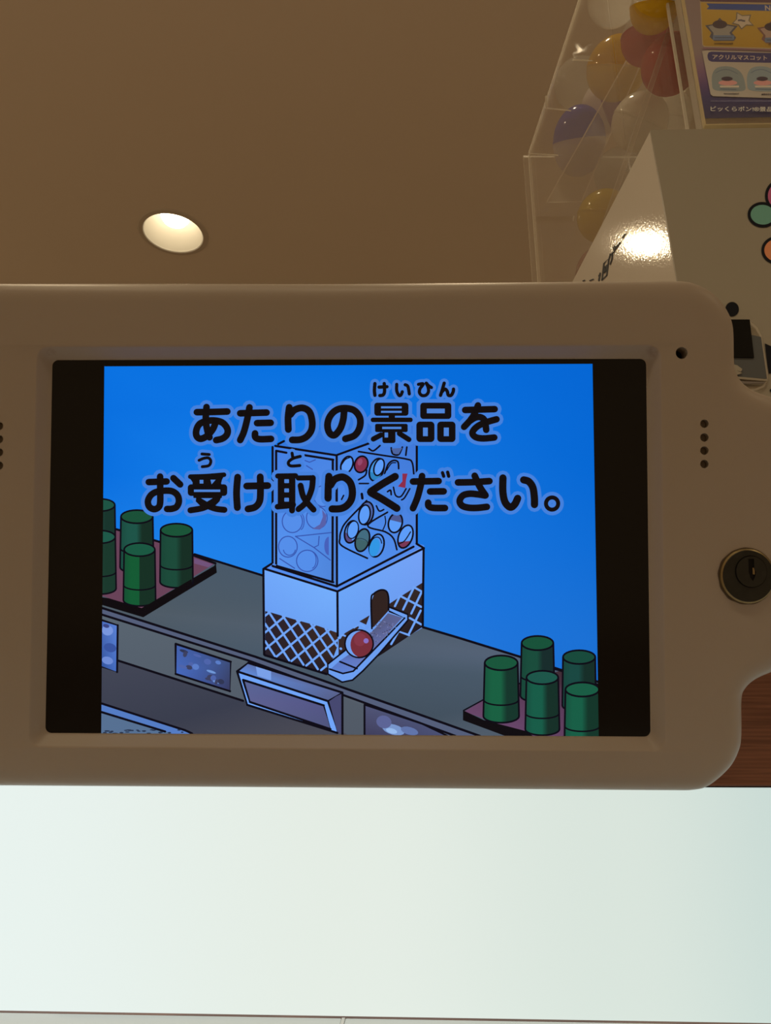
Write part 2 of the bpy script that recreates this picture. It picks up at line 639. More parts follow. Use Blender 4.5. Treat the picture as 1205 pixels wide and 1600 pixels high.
tp = empty('screen_housing', (0, 0, 0), 'white rounded housing holding the lit screen, with a key lock on its side', 'monitor')
tp.matrix_world = PANEL
HF = 0.0050                                               # front face of the housing above the display
RI = 0.0095
RF = 0.0060                                               # rounding of its outer edge
HT = 0.022                                                # depth of the housing shell
right = [(545, 443.5), (700, 442), (860, 440.6), (1000, 439.6), (1040, 439.2), (1071, 440), (1089, 444.7), (1105.5, 452.5), (1119, 463),
         (1130, 476), (1139.5, 492), (1144.6, 507), (1146.6, 525), (1147.2, 563), (1149.5, 580), (1157, 594.5), (1169, 605.5),
         (1184, 613), (1205, 620), (1240, 629), (1268, 650), (1284, 690), (1289, 760), (1290, 840), (1288, 920), (1282, 985), (1264, 1024),
         (1238, 1041), (1205, 1050.7), (1180, 1062), (1164.5, 1076), (1159, 1093), (1159, 1145), (1155, 1171), (1139.5, 1199.5),
         (1108, 1227), (1083, 1234.4), (1040, 1235), (900, 1234), (700, 1232.4), (545, 1231.2)]
R2 = [Vector((p.x, p.y)) for p in (S(x, y, HF - RF * 0.85) for x, y in right)]
uc = (S(545, 845, 0)).x
for p in (R2[0], R2[-1]):
    p.x = uc
L2 = [Vector((2 * uc - p.x - 0.016, p.y)) for p in reversed(R2[1:-1])]
loop = catmull(R2 + L2, 5, True)                           # clockwise seen from the front
nL = len(loop)


def inset(loop, d):
    out = []
    n = len(loop)
    for i in range(n):
        t = (loop[(i + 1) % n] - loop[i - 1]).normalized()
        out.append(loop[i] + Vector((t.y, -t.x)) * d)     # inward for a clockwise loop
    return out


verts, faces, mi = [], [], []
profile = [(0.0015, HF - HT), (0.0, HF - HT + 0.0015), (0.0, HF - RF)]
for k in range(1, 9):
    a = math.pi / 2 * k / 8
    profile.append((RI * (1 - math.cos(a)), HF - RF + RF * math.sin(a)))
rings = []
for d, w in profile:
    lp_ = inset(loop, d) if d else loop
    rings.append([Vector((p.x, p.y, w)) for p in lp_])
for r in rings:
    verts += r
for j in range(len(rings) - 1):
    for i in range(nL):
        k = (i + 1) % nL
        faces.append((j * nL + i, j * nL + k, (j + 1) * nL + k, (j + 1) * nL + i))
n_round = len(faces)
# the opening: a rounded rim at the front sloping down to the display
q0 = [(81.5, 563), (1008, 561), (1017.5, 1150.5), (72.5, 1145)]
Q = [S(x, y, 0) for x, y in q0]
ox0, ox1 = (Q[0].x + Q[3].x) / 2, (Q[1].x + Q[2].x) / 2
oy0, oy1 = (Q[2].y + Q[3].y) / 2, (Q[0].y + Q[1].y) / 2


def rrect(x0, y0, x1, y1, r, w, k=6):
    out = []
    for cx, cy, a0 in ((x1 - r, y1 - r, 90), (x1 - r, y0 + r, 0), (x0 + r, y0 + r, -90), (x0 + r, y1 - r, -180)):
        for j in range(k + 1):
            a = math.radians(a0 - 90 * j / k)
            out.append(Vector((cx + r * math.cos(a), cy + r * math.sin(a), w)))
    return out


CH = 0.0048
inner = []
for t, w in ((0.0, HF), (0.06, HF - 0.0001), (0.14, HF - 0.0005), (0.86, 0.0008), (0.94, 0.0004), (1.0, 0.0003)):
    d = CH * (1 - t)
    inner.append(rrect(ox0 - d, oy0 - d, ox1 + d, oy1 + d, 0.0026 + d * 0.55, w))
nI = len(inner[0])
base = len(verts)
for r in inner:
    verts += r
for j in range(len(inner) - 1):
    for i in range(nI):
        k = (i + 1) % nI
        faces.append((base + j * nI + i, base + j * nI + k, base + (j + 1) * nI + k, base + (j + 1) * nI + i))
n_round2 = len(faces)
# holes in the front face
hole_px = [(1101, 662, 6.6), (1101, 683.5, 6.6), (1101, 704, 6.6), (1101, 725, 6.6), (1065.5, 551.5, 9.4)]
holes = []
for x, y, r in hole_px:
    c = S(x, y, HF)
    rr = (S(x + r, y, HF) - c).length
    holes.append((c.x, c.y, rr))
holes_left = []
for y in (665.7, 686.2, 706.8, 727.4):
    c = S(-1.5, y, HF)
    holes_left.append((c.x, c.y, holes[0][2]))
all_holes = holes + holes_left
loops = [rings[-1], inner[0]]
for hx, hy, hr in all_holes:
    loops.append([Vector((hx + hr * math.cos(2 * math.pi * i / 24), hy + hr * math.sin(2 * math.pi * i / 24), HF)) for i in range(24)])
flat = [v for l in loops for v in l]
tri = tessellate_polygon(loops)
base = len(verts)
verts += flat
faces += [tuple(base + i for i in t) for t in tri]

# housing plastic: off-white, faint yellowing, brown smudges by two corners of the opening
m, nt, b, out = nodes('housing_plastic')
BZ = (0.335, 0.298, 0.268)
tc = nt.nodes.new('ShaderNodeTexCoord')
n1 = nt.nodes.new('ShaderNodeTexNoise')
n1.inputs['Scale'].default_value = 9
n1.inputs['Detail'].default_value = 3
mx = nt.nodes.new('ShaderNodeMix')
mx.data_type = 'RGBA'
mx.inputs[6].default_value = (BZ[0] * 0.96, BZ[1] * 0.95, BZ[2] * 0.90, 1)
mx.inputs[7].default_value = (BZ[0] * 1.03, BZ[1] * 1.03, BZ[2] * 1.05, 1)
nt.links.new(tc.outputs['Object'], n1.inputs['Vector'])
nt.links.new(n1.outputs['Fac'], mx.inputs[0])
last = mx.outputs[2]
n2 = nt.nodes.new('ShaderNodeTexNoise')
n2.inputs['Scale'].default_value = 420
n2.inputs['Detail'].default_value = 4
nt.links.new(tc.outputs['Object'], n2.inputs['Vector'])
for sx, sy, sr, amt in ((78, 554, 12, 0.8), (1018, 551, 12, 0.8), (1022, 557, 9, 0.6)):
    c = S(sx, sy, HF)
    vd = nt.nodes.new('ShaderNodeVectorMath')
    vd.operation = 'DISTANCE'
    vd.inputs[1].default_value = (c.x, c.y, HF)
    nt.links.new(tc.outputs['Object'], vd.inputs[0])
    mr = nt.nodes.new('ShaderNodeMapRange')
    mr.inputs['From Min'].default_value = 0.0
    mr.inputs['From Max'].default_value = sr * 0.00027
    mr.inputs['To Min'].default_value = 1.0
    mr.inputs['To Max'].default_value = 0.0
    nt.links.new(vd.outputs['Value'], mr.inputs[0])
    ml = nt.nodes.new('ShaderNodeMath')
    ml.operation = 'MULTIPLY'
    nt.links.new(mr.outputs[0], ml.inputs[0])
    rp = nt.nodes.new('ShaderNodeMapRange')
    rp.inputs['From Min'].default_value = 0.36
    rp.inputs['From Max'].default_value = 0.50
    rp.inputs['To Max'].default_value = amt * 1.5
    nt.links.new(n2.outputs['Fac'], rp.inputs[0])
    nt.links.new(rp.outputs[0], ml.inputs[1])
    ms = nt.nodes.new('ShaderNodeMix')
    ms.data_type = 'RGBA'
    ms.inputs[7].default_value = (0.17, 0.12, 0.10, 1)
    nt.links.new(ml.outputs[0], ms.inputs[0])
    nt.links.new(last, ms.inputs[6])
    last = ms.outputs[2]
nt.links.new(last, b.inputs['Base Color'])
b.inputs['Roughness'].default_value = 0.42
b.inputs['Specular IOR Level'].default_value = 0.35
b.inputs['Subsurface Weight'].default_value = 0.4
b.inputs['Subsurface Radius'].default_value = (0.006, 0.005, 0.004)
b.inputs['Subsurface Scale'].default_value = 0.3
M['housing'] = m
bz = mesh_obj('front_cover', verts, faces, M['housing'], tp, smooth=True)
fix(bz)
bz.data.set_sharp_from_angle(angle=math.radians(30))
# rear shell reaching back to the wooden fascia, and its bracket
rv = [Vector((p.x, p.y, HF - HT - 0.0005)) for p in inset(loop, 0.004)]
rb = [Vector((p.x * 0.97, p.y * 0.94 + 0.004, HF - HT - 0.008)) for p in inset(loop, 0.012)]
sh = mesh_obj('rear_shell', rv + rb, [tuple(range(nL)), tuple(range(nL, 2 * nL))] + [(i, (i + 1) % nL, (i + 1) % nL + nL, i + nL) for i in range(nL)], M['white_shell'], tp)
fix(sh)
brk_lo, brk_hi = EYE + Vector((-0.09, 0.338, 0.035)), EYE + Vector((0.07, YF - 0.002, 0.075))
bk = box('wall_bracket', brk_lo, brk_hi, M['black'], None, 0.002)
bk.parent = tp
bk.matrix_parent_inverse = PINV
# blind holes: each a little cup
for i, (hx, hy, hr) in enumerate(all_holes):
    sensor = i == 4
    dp = 0.0032 if not sensor else 0.0062
    cup = lathe('sensor_hole' if sensor else 'speaker_hole', [(hr, HF), (hr * 0.99, HF - dp), (0.0002, HF - dp)],
                [M['housing'] if sensor else M['hole_dark'], M['hole_floor']], tp, 24, Matrix.Translation((hx, hy, 0)))
    for p in cup.data.polygons:
        if abs(p.normal.z) > 0.8:
            p.material_index = 1 if sensor else 0

# key lock
LK = S(1167, 900, HF)
lr = (S(1167 + 43.5, 900, HF) - LK).length
lk = link('key_lock', None, tp)
lk.location = LK
lk.rotation_euler = (math.radians(-1.5), math.radians(1), 0)
lathe('lock_collar', [(lr, -0.001), (lr, 0.0004), (lr * 0.985, 0.0010), (lr * 0.93, 0.0014)], M['lock_brass'], lk, 48)
lathe('lock_face', [(lr * 0.935, 0.0013), (lr * 0.91, 0.0016), (0.0005, 0.0016)], M['lock_metal'], lk, 48)
# the plug sits a little above the middle, its slot cut through
pr = lr * 0.55
pcx, pcy = lr * 0.09, lr * 0.16
PZ = 0.0021
plug_loop = [Vector((pcx + pr * math.cos(2 * math.pi * i / 40), pcy + pr * math.sin(2 * math.pi * i / 40), PZ)) for i in range(40)]
slot = [(-0.11, 0.46), (0.10, 0.46), (0.10, 0.10), (0.16, -0.02), (0.12, -0.18), (0.04, -0.34), (-0.05, -0.22), (-0.11, -0.02)]
slot_loop = [Vector((pcx + lr * x, pcy + lr * y, PZ)) for x, y in slot]
pv = plug_loop + slot_loop
pf = [tuple(t) for t in tessellate_polygon([plug_loop, slot_loop])]
np_ = len(pv)
pv2 = pv + [v - Vector((0, 0, 0.0004)) for v in plug_loop] + [v - Vector((0, 0, 0.00045)) for v in slot_loop]
pf += [(i, (i + 1) % 40, np_ + (i + 1) % 40, np_ + i) for i in range(40)]
pf += [(40 + i, 40 + (i + 1) % 8, np_ + 40 + (i + 1) % 8, np_ + 40 + i) for i in range(8)]
pl = fix(mesh_obj('lock_plug', pv2, pf, M['lock_metal'], lk))
gap = [(pr * 1.0, 0.00162), (pr * 1.06, 0.00164)]
lathe('plug_gap', gap, M['black'], lk, 40, Matrix.Translation((pcx, pcy, 0)))
box('keyway', (pcx - lr * 0.16, pcy - lr * 0.36, 0.00161), (pcx + lr * 0.18, pcy + lr * 0.47, 0.00168), M['black'], lk)
box('key_pin', (pcx + lr * 0.04, pcy - lr * 0.10, 0.00169), (pcx + lr * 0.12, pcy + lr * 0.14, 0.0020), M['lock_brass'], lk, 0.0001)
# dark grime round the lock
gv, gf = [], []
for i in range(72):
    a = 2 * math.pi * i / 72
    side = 0.5 + 0.5 * math.cos(a - math.radians(200))
    ro = lr * (1.015 + 0.055 * side * (0.55 + 0.45 * math.sin(a * 9) * math.sin(a * 4 + 1)))
    gv += [Vector((LK.x + lr * 0.97 * math.cos(a), LK.y + lr * 0.97 * math.sin(a), HF + 0.00012)),
           Vector((LK.x + ro * math.cos(a), LK.y + ro * math.sin(a), HF + 0.00012))]
    k = (i + 1) % 72
    gf.append((2 * i, 2 * i + 1, 2 * k + 1, 2 * k))
mesh_obj('lock_grime', gv, gf, M['grime'], tp)

# ------------------------------------------------------------------ the lit display
scr = mesh_obj('screen', [Vector((x, y, z)) for z in (-0.0004, -0.003) for x, y in ((ox0 - .004, oy0 - .004), (ox1 + .004, oy0 - .004), (ox1 + .004, oy1 + .004), (ox0 - .004, oy1 + .004))],
               [(0, 1, 2, 3), (7, 6, 5, 4), (0, 4, 5, 1), (1, 5, 6, 2), (2, 6, 7, 3), (3, 7, 4, 0)], M['glass_black'], tp)
state = [0]


def SM(x, y, w):
    return S(x, y, -0.00038 + w)


pic = Pic(SM, M['display'], lin, state)
INK = (12, 10, 22)
TXT = (16, 12, 14)
HALO = (68, 128, 220)
# sky
rows = [570, 640, 740, 860, 1000, 1148]
colsx = [163, 300, 545, 780, 926]
skyc = [[(4, 114, 226), (3, 113, 224), (0, 111, 222), (0, 106, 216), (0, 102, 212)],
        [(3, 112, 224), (6, 115, 226), (10, 117, 226), (2, 108, 217), (0, 103, 212)],
        [(3, 112, 224), (14, 122, 230), (30, 125, 230), (8, 111, 218), (0, 104, 212)],
        [(20, 125, 233), (28, 130, 234), (30, 122, 226), (18, 114, 219), (10, 108, 213)],
        [(30, 125, 228), (35, 128, 230), (35, 125, 225), (28, 116, 218), (24, 112, 212)],
        [(40, 125, 222), (40, 125, 222), (40, 120, 220), (30, 112, 210), (26, 108, 205)]]
sv, sf, scol = [], [], []
for j, y in enumerate(rows):
    for i, x in enumerate(colsx):
        t = (y - 570) / 578
        xl, xr = 163 - 5 * t, 926 + 10 * t
        xx = xl + (xr - xl) * (x - 163) / 763
        yy = y + (1.5 - 3.5 * (x - 163) / 763) * (1 - t) + t * 3
        sv.append((xx, yy))
        scol.append(skyc[j][i])
for j in range(5):
    for i in range(4):
        sf.append((j * 5 + i, j * 5 + i + 1, j * 5 + i + 6, j * 5 + i + 5))
pic._add(sv, sf, scol, pic.layer())
pic.done('drawn_sky', scr)

# ---- the drawn counter
pic.crop(0, 0, 1)
G1, G2 = (72, 88, 104), (80, 92, 106)
pic.poly([(150, 820), (304, 866), (410, 899), (530, 935), (661, 979), (812, 1026), (945, 1069), (945, 1160), (740, 1155), (660, 1122), (400, 1028), (150, 948)],
         [G1, G1, G1, G1, (78, 92, 108), (84, 98, 118), G1, G1, G2, (66, 80, 94), G1, (78, 90, 100)])
pic.poly([(150, 946), (400, 1027), (660, 1119), (760, 1155), (715, 1155), (660, 1132), (400, 1036), (150, 957)], (84, 94, 122))
pic.poly([(150, 957), (400, 1036), (660, 1132), (715, 1155), (150, 1160)],
         [(88, 100, 112), (84, 99, 110), (84, 92, 104), (80, 88, 100), (80, 90, 104)])
pic.poly([(150, 1020), (185, 1032), (380, 1095), (540, 1146), (560, 1160), (150, 1160)],
         [(66, 70, 86), (66, 70, 86), (58, 62, 78), (76, 76, 86), (70, 76, 90), (56, 60, 76)])
pic.poly([(150, 1096), (289, 1141), (310, 1152), (265, 1152), (150, 1109)], (84, 124, 196))
pic.poly([(150, 1110), (258, 1142), (290, 1155), (150, 1160)], (86, 112, 146))
pic.hold()
for pts, wd in (([(304, 866), (410, 899)], 3), ([(661, 980), (715, 996), (812, 1026), (940, 1067)], 3.2), ([(155, 948.5), (400, 1026.5), (660, 1118), (750, 1150)], 3.2),
                ([(155, 959), (388, 1032), (660, 1131), (712, 1150)], 3), ([(184, 1032), (380, 1095)], 3),
                ([(155, 1098), (289, 1141), (300, 1146)], 3), ([(155, 1111.5), (258, 1143)], 3)):
    pic.line(pts, wd * 1.2, INK, smooth=False)
pic.free()
# three little pictures set in the counter front
w1 = [(150, 966), (184, 977), (183, 1050), (150, 1039)]
pic.poly(w1, [(70, 100, 180), (90, 130, 215), (70, 110, 195), (40, 70, 140)])
for x, y, rx, ry, c in ((168, 985, 9, 8, (120, 150, 222)), (172, 1012, 10, 7, (56, 84, 160)), (168, 1032, 9, 6, (110, 140, 215)), (166, 978, 5, 3, (60, 70, 130))):
    pic.ell(x, y, rx, ry, c, rot=15, n=14)
pic.line(w1 + w1[:1], 3.6, INK, smooth=False)
w2 = [(274.5, 1006), (360.6, 1034), (359.5, 1080), (274.5, 1053)]
pic.poly(w2, [(66, 96, 170), (60, 76, 120), (54, 56, 90), (70, 105, 190)])
rnd = random.Random(3)
for k in range(16):
    s, t = rnd.uniform(.1, .85), rnd.uniform(.15, .85)
    x = 274.5 + 86 * s
    y = 1006 + 28 * s + 46 * t
    pic.ell(x, y, rnd.uniform(2, 8), rnd.uniform(1.5, 5), rnd.choice([(90, 125, 200), (48, 54, 84), (110, 150, 215), (60, 64, 96), (78, 100, 170)]), rot=18, n=14)
pic.line(w2 + w2[:1], 3.6, INK, smooth=False)
w3 = [(569.7, 1101), (660, 1131), (704, 1152), (569.7, 1152)]
pic.poly(w3, [(80, 84, 118), (74, 80, 116), (74, 80, 116), (62, 60, 88)])
for x, y, rx, ry, c in ((615, 1140, 18, 8, (120, 150, 205)), (600, 1128, 12, 10, (92, 100, 150)), (640, 1142, 14, 6, (96, 116, 170)), (612, 1142, 9, 4, (150, 185, 235))):
    pic.ell(x, y, rx, ry, c, rot=15, n=16)
pic.line(w3[:2] + [(704, 1152)], 3, INK, smooth=False)
pic.line([w3[0], w3[3]], 3.2, INK, smooth=False)
pic.hold()
for k in range(26):                                       # specks where the picture breaks up
    x = rnd.uniform(160, 285)
    pic.ell(x, 1146 - rnd.uniform(0, 6), rnd.uniform(2, 5), rnd.uniform(.7, 1.5), (40, 52, 76), n=8)
pic.free()
pic.done('drawn_counter', scr)

pic.crop(340, 980, 3.766)
pic.poly([(115, 260), (180, 210), (735, 385), (650, 435)], [(96, 140, 220), (92, 112, 170), (90, 98, 140), (84, 96, 140)])
pic.poly([(650, 435), (735, 385), (735, 625), (705, 622)], (70, 72, 112))
pic.poly([(115, 260), (650, 435), (705, 622), (175, 455)], (112, 164, 248))
pic.poly([(150, 312), (625, 462), (668, 600), (190, 440)], [(88, 100, 150), (84, 86, 134), (78, 84, 124), (92, 96, 144)])
pic.poly([(225, 230), (315, 258), (315, 312), (235, 285)], (122, 160, 232))
pic.hold()
for pts in ([(115, 260), (180, 210), (735, 385), (650, 435), (115, 260)], [(150, 310), (625, 460), (665, 600), (190, 440), (150, 310)],
            [(115, 260), (175, 457), (705, 622), (650, 435)], [(735, 385), (735, 630)]):
    pic.line(pts, 13.5, INK, smooth=False)
pic.free()
pic.done('drawn_ticket_box', scr)

# ---- the drawn capsule machine
pic.crop(380, 680, 3.766)
MW = (112, 168, 250)
GLS = (72, 128, 222)
pic.poly([(175, 65), (550, 115), (1020, -54), (640, -100)], (50, 118, 218))
pic.poly([(175, 65), (550, 115), (550, 885), (175, 775)], [(64, 126, 226), (72, 132, 228), (78, 132, 216), (88, 148, 240)])
pic.poly([(550, 115), (1020, -54), (1020, 640), (550, 885)], [(70, 130, 226), (60, 118, 214), (76, 134, 228), (86, 150, 244)])
FAINT = (54, 84, 172)
pic.crop(400, 680, 4.304)
for cx, cy, rx, ry in ((245, 580, 68, 75), (410, 555, 70, 75), (215, 750, 63, 70), (345, 845, 72, 72), (450, 410, 60, 70)):
    pic.ell(cx, cy, rx, ry, (84, 142, 234))
    pic.ell_line(cx, cy, rx, ry, 7, FAINT)
pic.poly([(445, 500), (475, 540), (470, 600), (430, 635), (380, 630), (430, 600), (450, 550)], (88, 96, 168))
pic.ell(490, 745, 30, 62, (70, 96, 186), a0=90, a1=270)
pic.hold()
pic.ell_line(225, 765, 40, 42, 6, FAINT, a0=10, a1=170)
pic.ell_line(300, 580, 24, 55, 6, FAINT, a0=-70, a1=80)
pic.ell_line(375, 840, 30, 55, 6, FAINT, a0=-70, a1=80)
for pts in ([(270, 680), (505, 655)], [(265, 680), (390, 755), (500, 840)], [(160, 830), (260, 895)], [(425, 680), (420, 740), (390, 755)],
            [(330, 170), (360, 182), (400, 165)], [(340, 205), (380, 230)]):
    pic.line(pts, 7, FAINT, smooth=False)
pic.free()
pic.hold()
for pts in ([(130, 72), (540, 135), (760, 55)], [(150, 60), (188, 40)], [(112, 80), (112, 880)], [(136, 105), (136, 880)], [(136, 105), (205, 118)], [(330, 135), (520, 165)],
            [(517, 165), (515, 988)], [(543, 135), (545, 1016)], [(1082, 60), (1082, 725)], [(140, 880), (515, 988)]):
    pic.line(pts, 15.5, INK, smooth=False)

pic.free()


def cap(cx, cy, rx, ry, rot, top, low, a0=0, a1=180):
    pic.ell(cx, cy, rx, ry, top, rot)
    if low:
        pic.ell(cx, cy, rx, ry, low, rot, a0=a0, a1=a1, n=18)
    pic.ell_line(cx, cy, rx, ry, 12, INK, rot)


WH = (92, 156, 248)
cap(612, 200, 38, 60, 22, WH, None)
pic.line([(575, 200), (600, 165), (630, 150)], 8, INK)
cap(708, 196, 44, 56, 18, (128, 46, 76), None)
pic.ell(700, 180, 16, 24, (150, 70, 106), 18)
cap(812, 232, 46, 78, 18, (70, 150, 225), (44, 130, 190), 20, 160)
pic.ell(828, 215, 32, 58, WH, 18)
pic.ell_line(828, 215, 32, 58, 11, INK, 18)
pic.line([(865, 260), (890, 195), (925, 170), (955, 180), (960, 225)], 12, INK)
pic.line([(880, 235), (910, 190), (940, 185)], 8, INK)
pic.poly([(985, 258), (1020, 258), (1010, 300), (1005, 355), (955, 345), (985, 310)], (140, 44, 74))
pic.line([(925, 350), (940, 405), (975, 412), (1010, 360)], 11, INK)
pic.hold()
pic.line([(1035, 360), (1000, 420), (980, 435)], 11, INK)
pic.line([(885, 380), (905, 370), (910, 400)], 12, INK)
pic.line([(690, 300), (735, 270), (745, 235)], 12, INK)
pic.line([(760, 90), (790, 105), (835, 70)], 12, INK)
pic.line([(910, 85), (920, 125), (960, 130), (985, 80)], 12, INK)
pic.free()
pic.poly([(912, 90), (985, 85), (960, 128), (925, 124)], (76, 100, 160))
pic.hold()
pic.line([(1015, 80), (1008, 135)], 12, INK)
pic.line([(690, 110), (850, 135), (1010, 160), (1050, 182), (1062, 260)], 12, INK)
pic.line([(695, 325), (758, 325)], 11, INK)
pic.line([(712, 395), (716, 425)], 18, INK)
pic.line([(540, 385), (540, 440)], 11, INK)
pic.line([(590, 405), (576, 432)], 11, INK)
pic.line([(745, 440), (610, 580), (575, 640), (565, 690), (580, 745), (750, 828)], 12, INK)
pic.line([(810, 475), (830, 510), (860, 500)], 11, INK)
pic.free()
cap(742, 525, 48, 78, 10, (80, 104, 170), None)
pic.ell(730, 535, 38, 66, WH, 10)
pic.ell_line(730, 535, 38, 66, 11, INK, 10)
pic.line([(885, 518), (752, 608), (870, 650), (925, 695), (948, 770)], 12, INK)
pic.line([(868, 545), (872, 590), (855, 635)], 8, INK)
cap(642, 650, 44, 76, 14, WH, (86, 74, 128), 50, 175)
pic.ell(652, 636, 36, 60, WH, 14)
pic.ell_line(652, 636, 36, 60, 8, INK, 14)
cap(716, 706, 46, 78, 16, (66, 108, 128), (62, 98, 104), 0, 180)
pic.ell_line(712, 716, 40, 20, 5, (40, 60, 72), 16, 180, 360)
cap(812, 742, 48, 78, 14, (78, 142, 236), None)
pic.ell(798, 756, 34, 60, (48, 150, 228), 14)
pic.ell_line(804, 750, 40, 66, 7, INK, 14, 180, 330)
cap(938, 590, 46, 66, 14, WH, (78, 88, 142), 190, 350)
cap(1006, 682, 46, 80, 20, WH, (120, 56, 86), 10, 140)
pic.line([(962, 730), (1000, 710), (1040, 650)], 8, INK)
# base box
pic.crop(380, 680, 3.766)
BASEL = [(120, 790), (555, 915), (560, 1400), (490, 1392), (125, 1285)]
BASER = [(555, 915), (1065, 650), (1062, 1130), (560, 1420)]
pic.poly([(120, 785), (175, 755), (550, 885), (1020, 635), (1065, 648), (555, 915)], (84, 140, 236))
pic.poly(BASEL, [MW, (116, 174, 252), (110, 160, 240), (96, 146, 234), (100, 150, 238)])
pic.poly(BASER, [(108, 166, 248), (116, 162, 246), (104, 150, 236), (100, 150, 236)])
pic.crop(400, 860, 4.304)
DK = (52, 38, 36)
LATL = [(62, 408), (110, 420), (280, 470), (420, 508), (550, 555), (550, 640), (478, 832), (62, 705)]
pic.poly(LATL, [(40, 32, 44), DK, DK, (58, 42, 38), (60, 42, 38), (56, 40, 36), (34, 26, 34), (36, 30, 40)])
LAT = (112, 164, 246)
hull = [(62, 408), (110, 420), (420, 508), (548, 555), (548, 640), (470, 815), (62, 690)]
wl = pic.layer()
for k in range(-4, 12):
    c = clip_line((115 + 50 * k, 457 - 41 * k), (48, 73), hull)
    if c:
        pic.line(c, 14, LAT, smooth=False, w=wl)
    c = clip_line((113 + 48 * k, 510 + 73 * k), (-50, 41), hull)
    if c:
        pic.line(c, 14, LAT, smooth=False, w=wl)
RT1 = [(1118, 218), (1120, 515), (860, 690), (820, 715), (905, 600), (1020, 470), (900, 385), (895, 360), (960, 318)]
pic.poly(RT1, [(50, 38, 40), (30, 24, 32), (24, 18, 24), (24, 18, 24), (40, 30, 30), (44, 34, 36), (48, 36, 36), (48, 36, 36), (56, 42, 38)])
pic.hold()
for pts in ([(935, 375), (968, 308)], [(990, 398), (1062, 250)], [(1045, 425), (1112, 285)], [(1030, 560), (1108, 405)],
            [(970, 306), (1112, 380)], [(1035, 455), (1112, 498)], [(1062, 247), (1112, 275)], [(910, 630), (960, 545), (1030, 570)]):
    pic.line(pts, 14, LAT, smooth=False)
pic.free()
pic.poly([(695, 478), (765, 436), (742, 500)], DK)
pic.poly([(556, 600), (600, 555), (690, 503), (692, 522), (610, 600), (600, 680), (556, 720)], DK)
pic.line([(565, 590), (580, 570), (600, 575)], 12, LAT)
pic.line([(570, 660), (572, 662)], 16, LAT)
pic.line([(660, 520), (700, 500), (730, 515)], 10, LAT)
# chute
pic.poly([(780, 500), (890, 400), (900, 385), (1018, 432), (1022, 470), (830, 692), (720, 805), (650, 868), (580, 884), (485, 832), (482, 765), (600, 672), (720, 560)],
         [(108, 158, 240)] * 13)
pic.poly([(805, 520), (888, 422), (985, 452), (860, 590), (722, 738), (655, 808), (585, 826), (502, 798), (560, 745), (640, 690)],
         [(84, 90, 128), (88, 96, 140), (92, 100, 148), (96, 106, 160), (100, 120, 190), (96, 130, 210), (90, 126, 206), (90, 126, 206), (90, 120, 200), (80, 100, 160)])
pic.poly([(780, 500), (780, 335), (795, 292), (840, 268), (875, 276), (890, 318), (892, 405), (800, 508), (782, 522)], (48, 34, 32))
for pts, sm in (([(780, 525), (775, 330), (795, 290), (840, 266), (878, 276), (892, 320), (892, 400)], True), ([(895, 380), (1020, 430), (1022, 470), (830, 695), (720, 810), (650, 872), (580, 886), (485, 832), (483, 765), (600, 672)], False),
                ([(898, 410), (1000, 455), (860, 600), (722, 742), (655, 812), (585, 828), (495, 798)], False), ([(565, 748), (680, 795)], False)):
    pic.line(pts, 12, INK, smooth=sm)
pic.ell(694, 628, 95, 93, (112, 160, 240))
rnd = random.Random(11)
pic.hold()
for k in range(90):
    s_, t_ = rnd.random(), rnd.random()
    pic.ell(830 + 130 * s_ - 130 * t_, 470 + 30 * s_ + 150 * t_, 4.5, 3.5, rnd.choice([(70, 72, 104), (120, 128, 176), (104, 104, 140)]), n=6)
pic.free()
pic.ell(714, 630, 78, 90, (118, 46, 58), rot=8)
pic.ell(700, 600, 40, 44, (130, 54, 70), rot=8)
pic.ell(741, 608, 17, 17, (136, 112, 196))
pic.ell_line(694, 628, 95, 93, 11, INK)
pic.hold()
for pts in ([(62, 125), (545, 275)], [(550, 275), (1130, -15)], [(112, 105), (545, 243)], [(548, 240), (1060, -25)], [(140, 105), (520, 214)],
            [(548, 275), (550, 575)], [(50, 125), (55, 700)], [(50, 125), (105, 90)], [(1128, -10), (1122, 515)], [(1080, -45), (1130, -15)], [(60, 705), (475, 832)]):
    pic.line(pts, 15.5, INK, smooth=False)
pic.free()
pic.done('drawn_capsule_machine', scr)


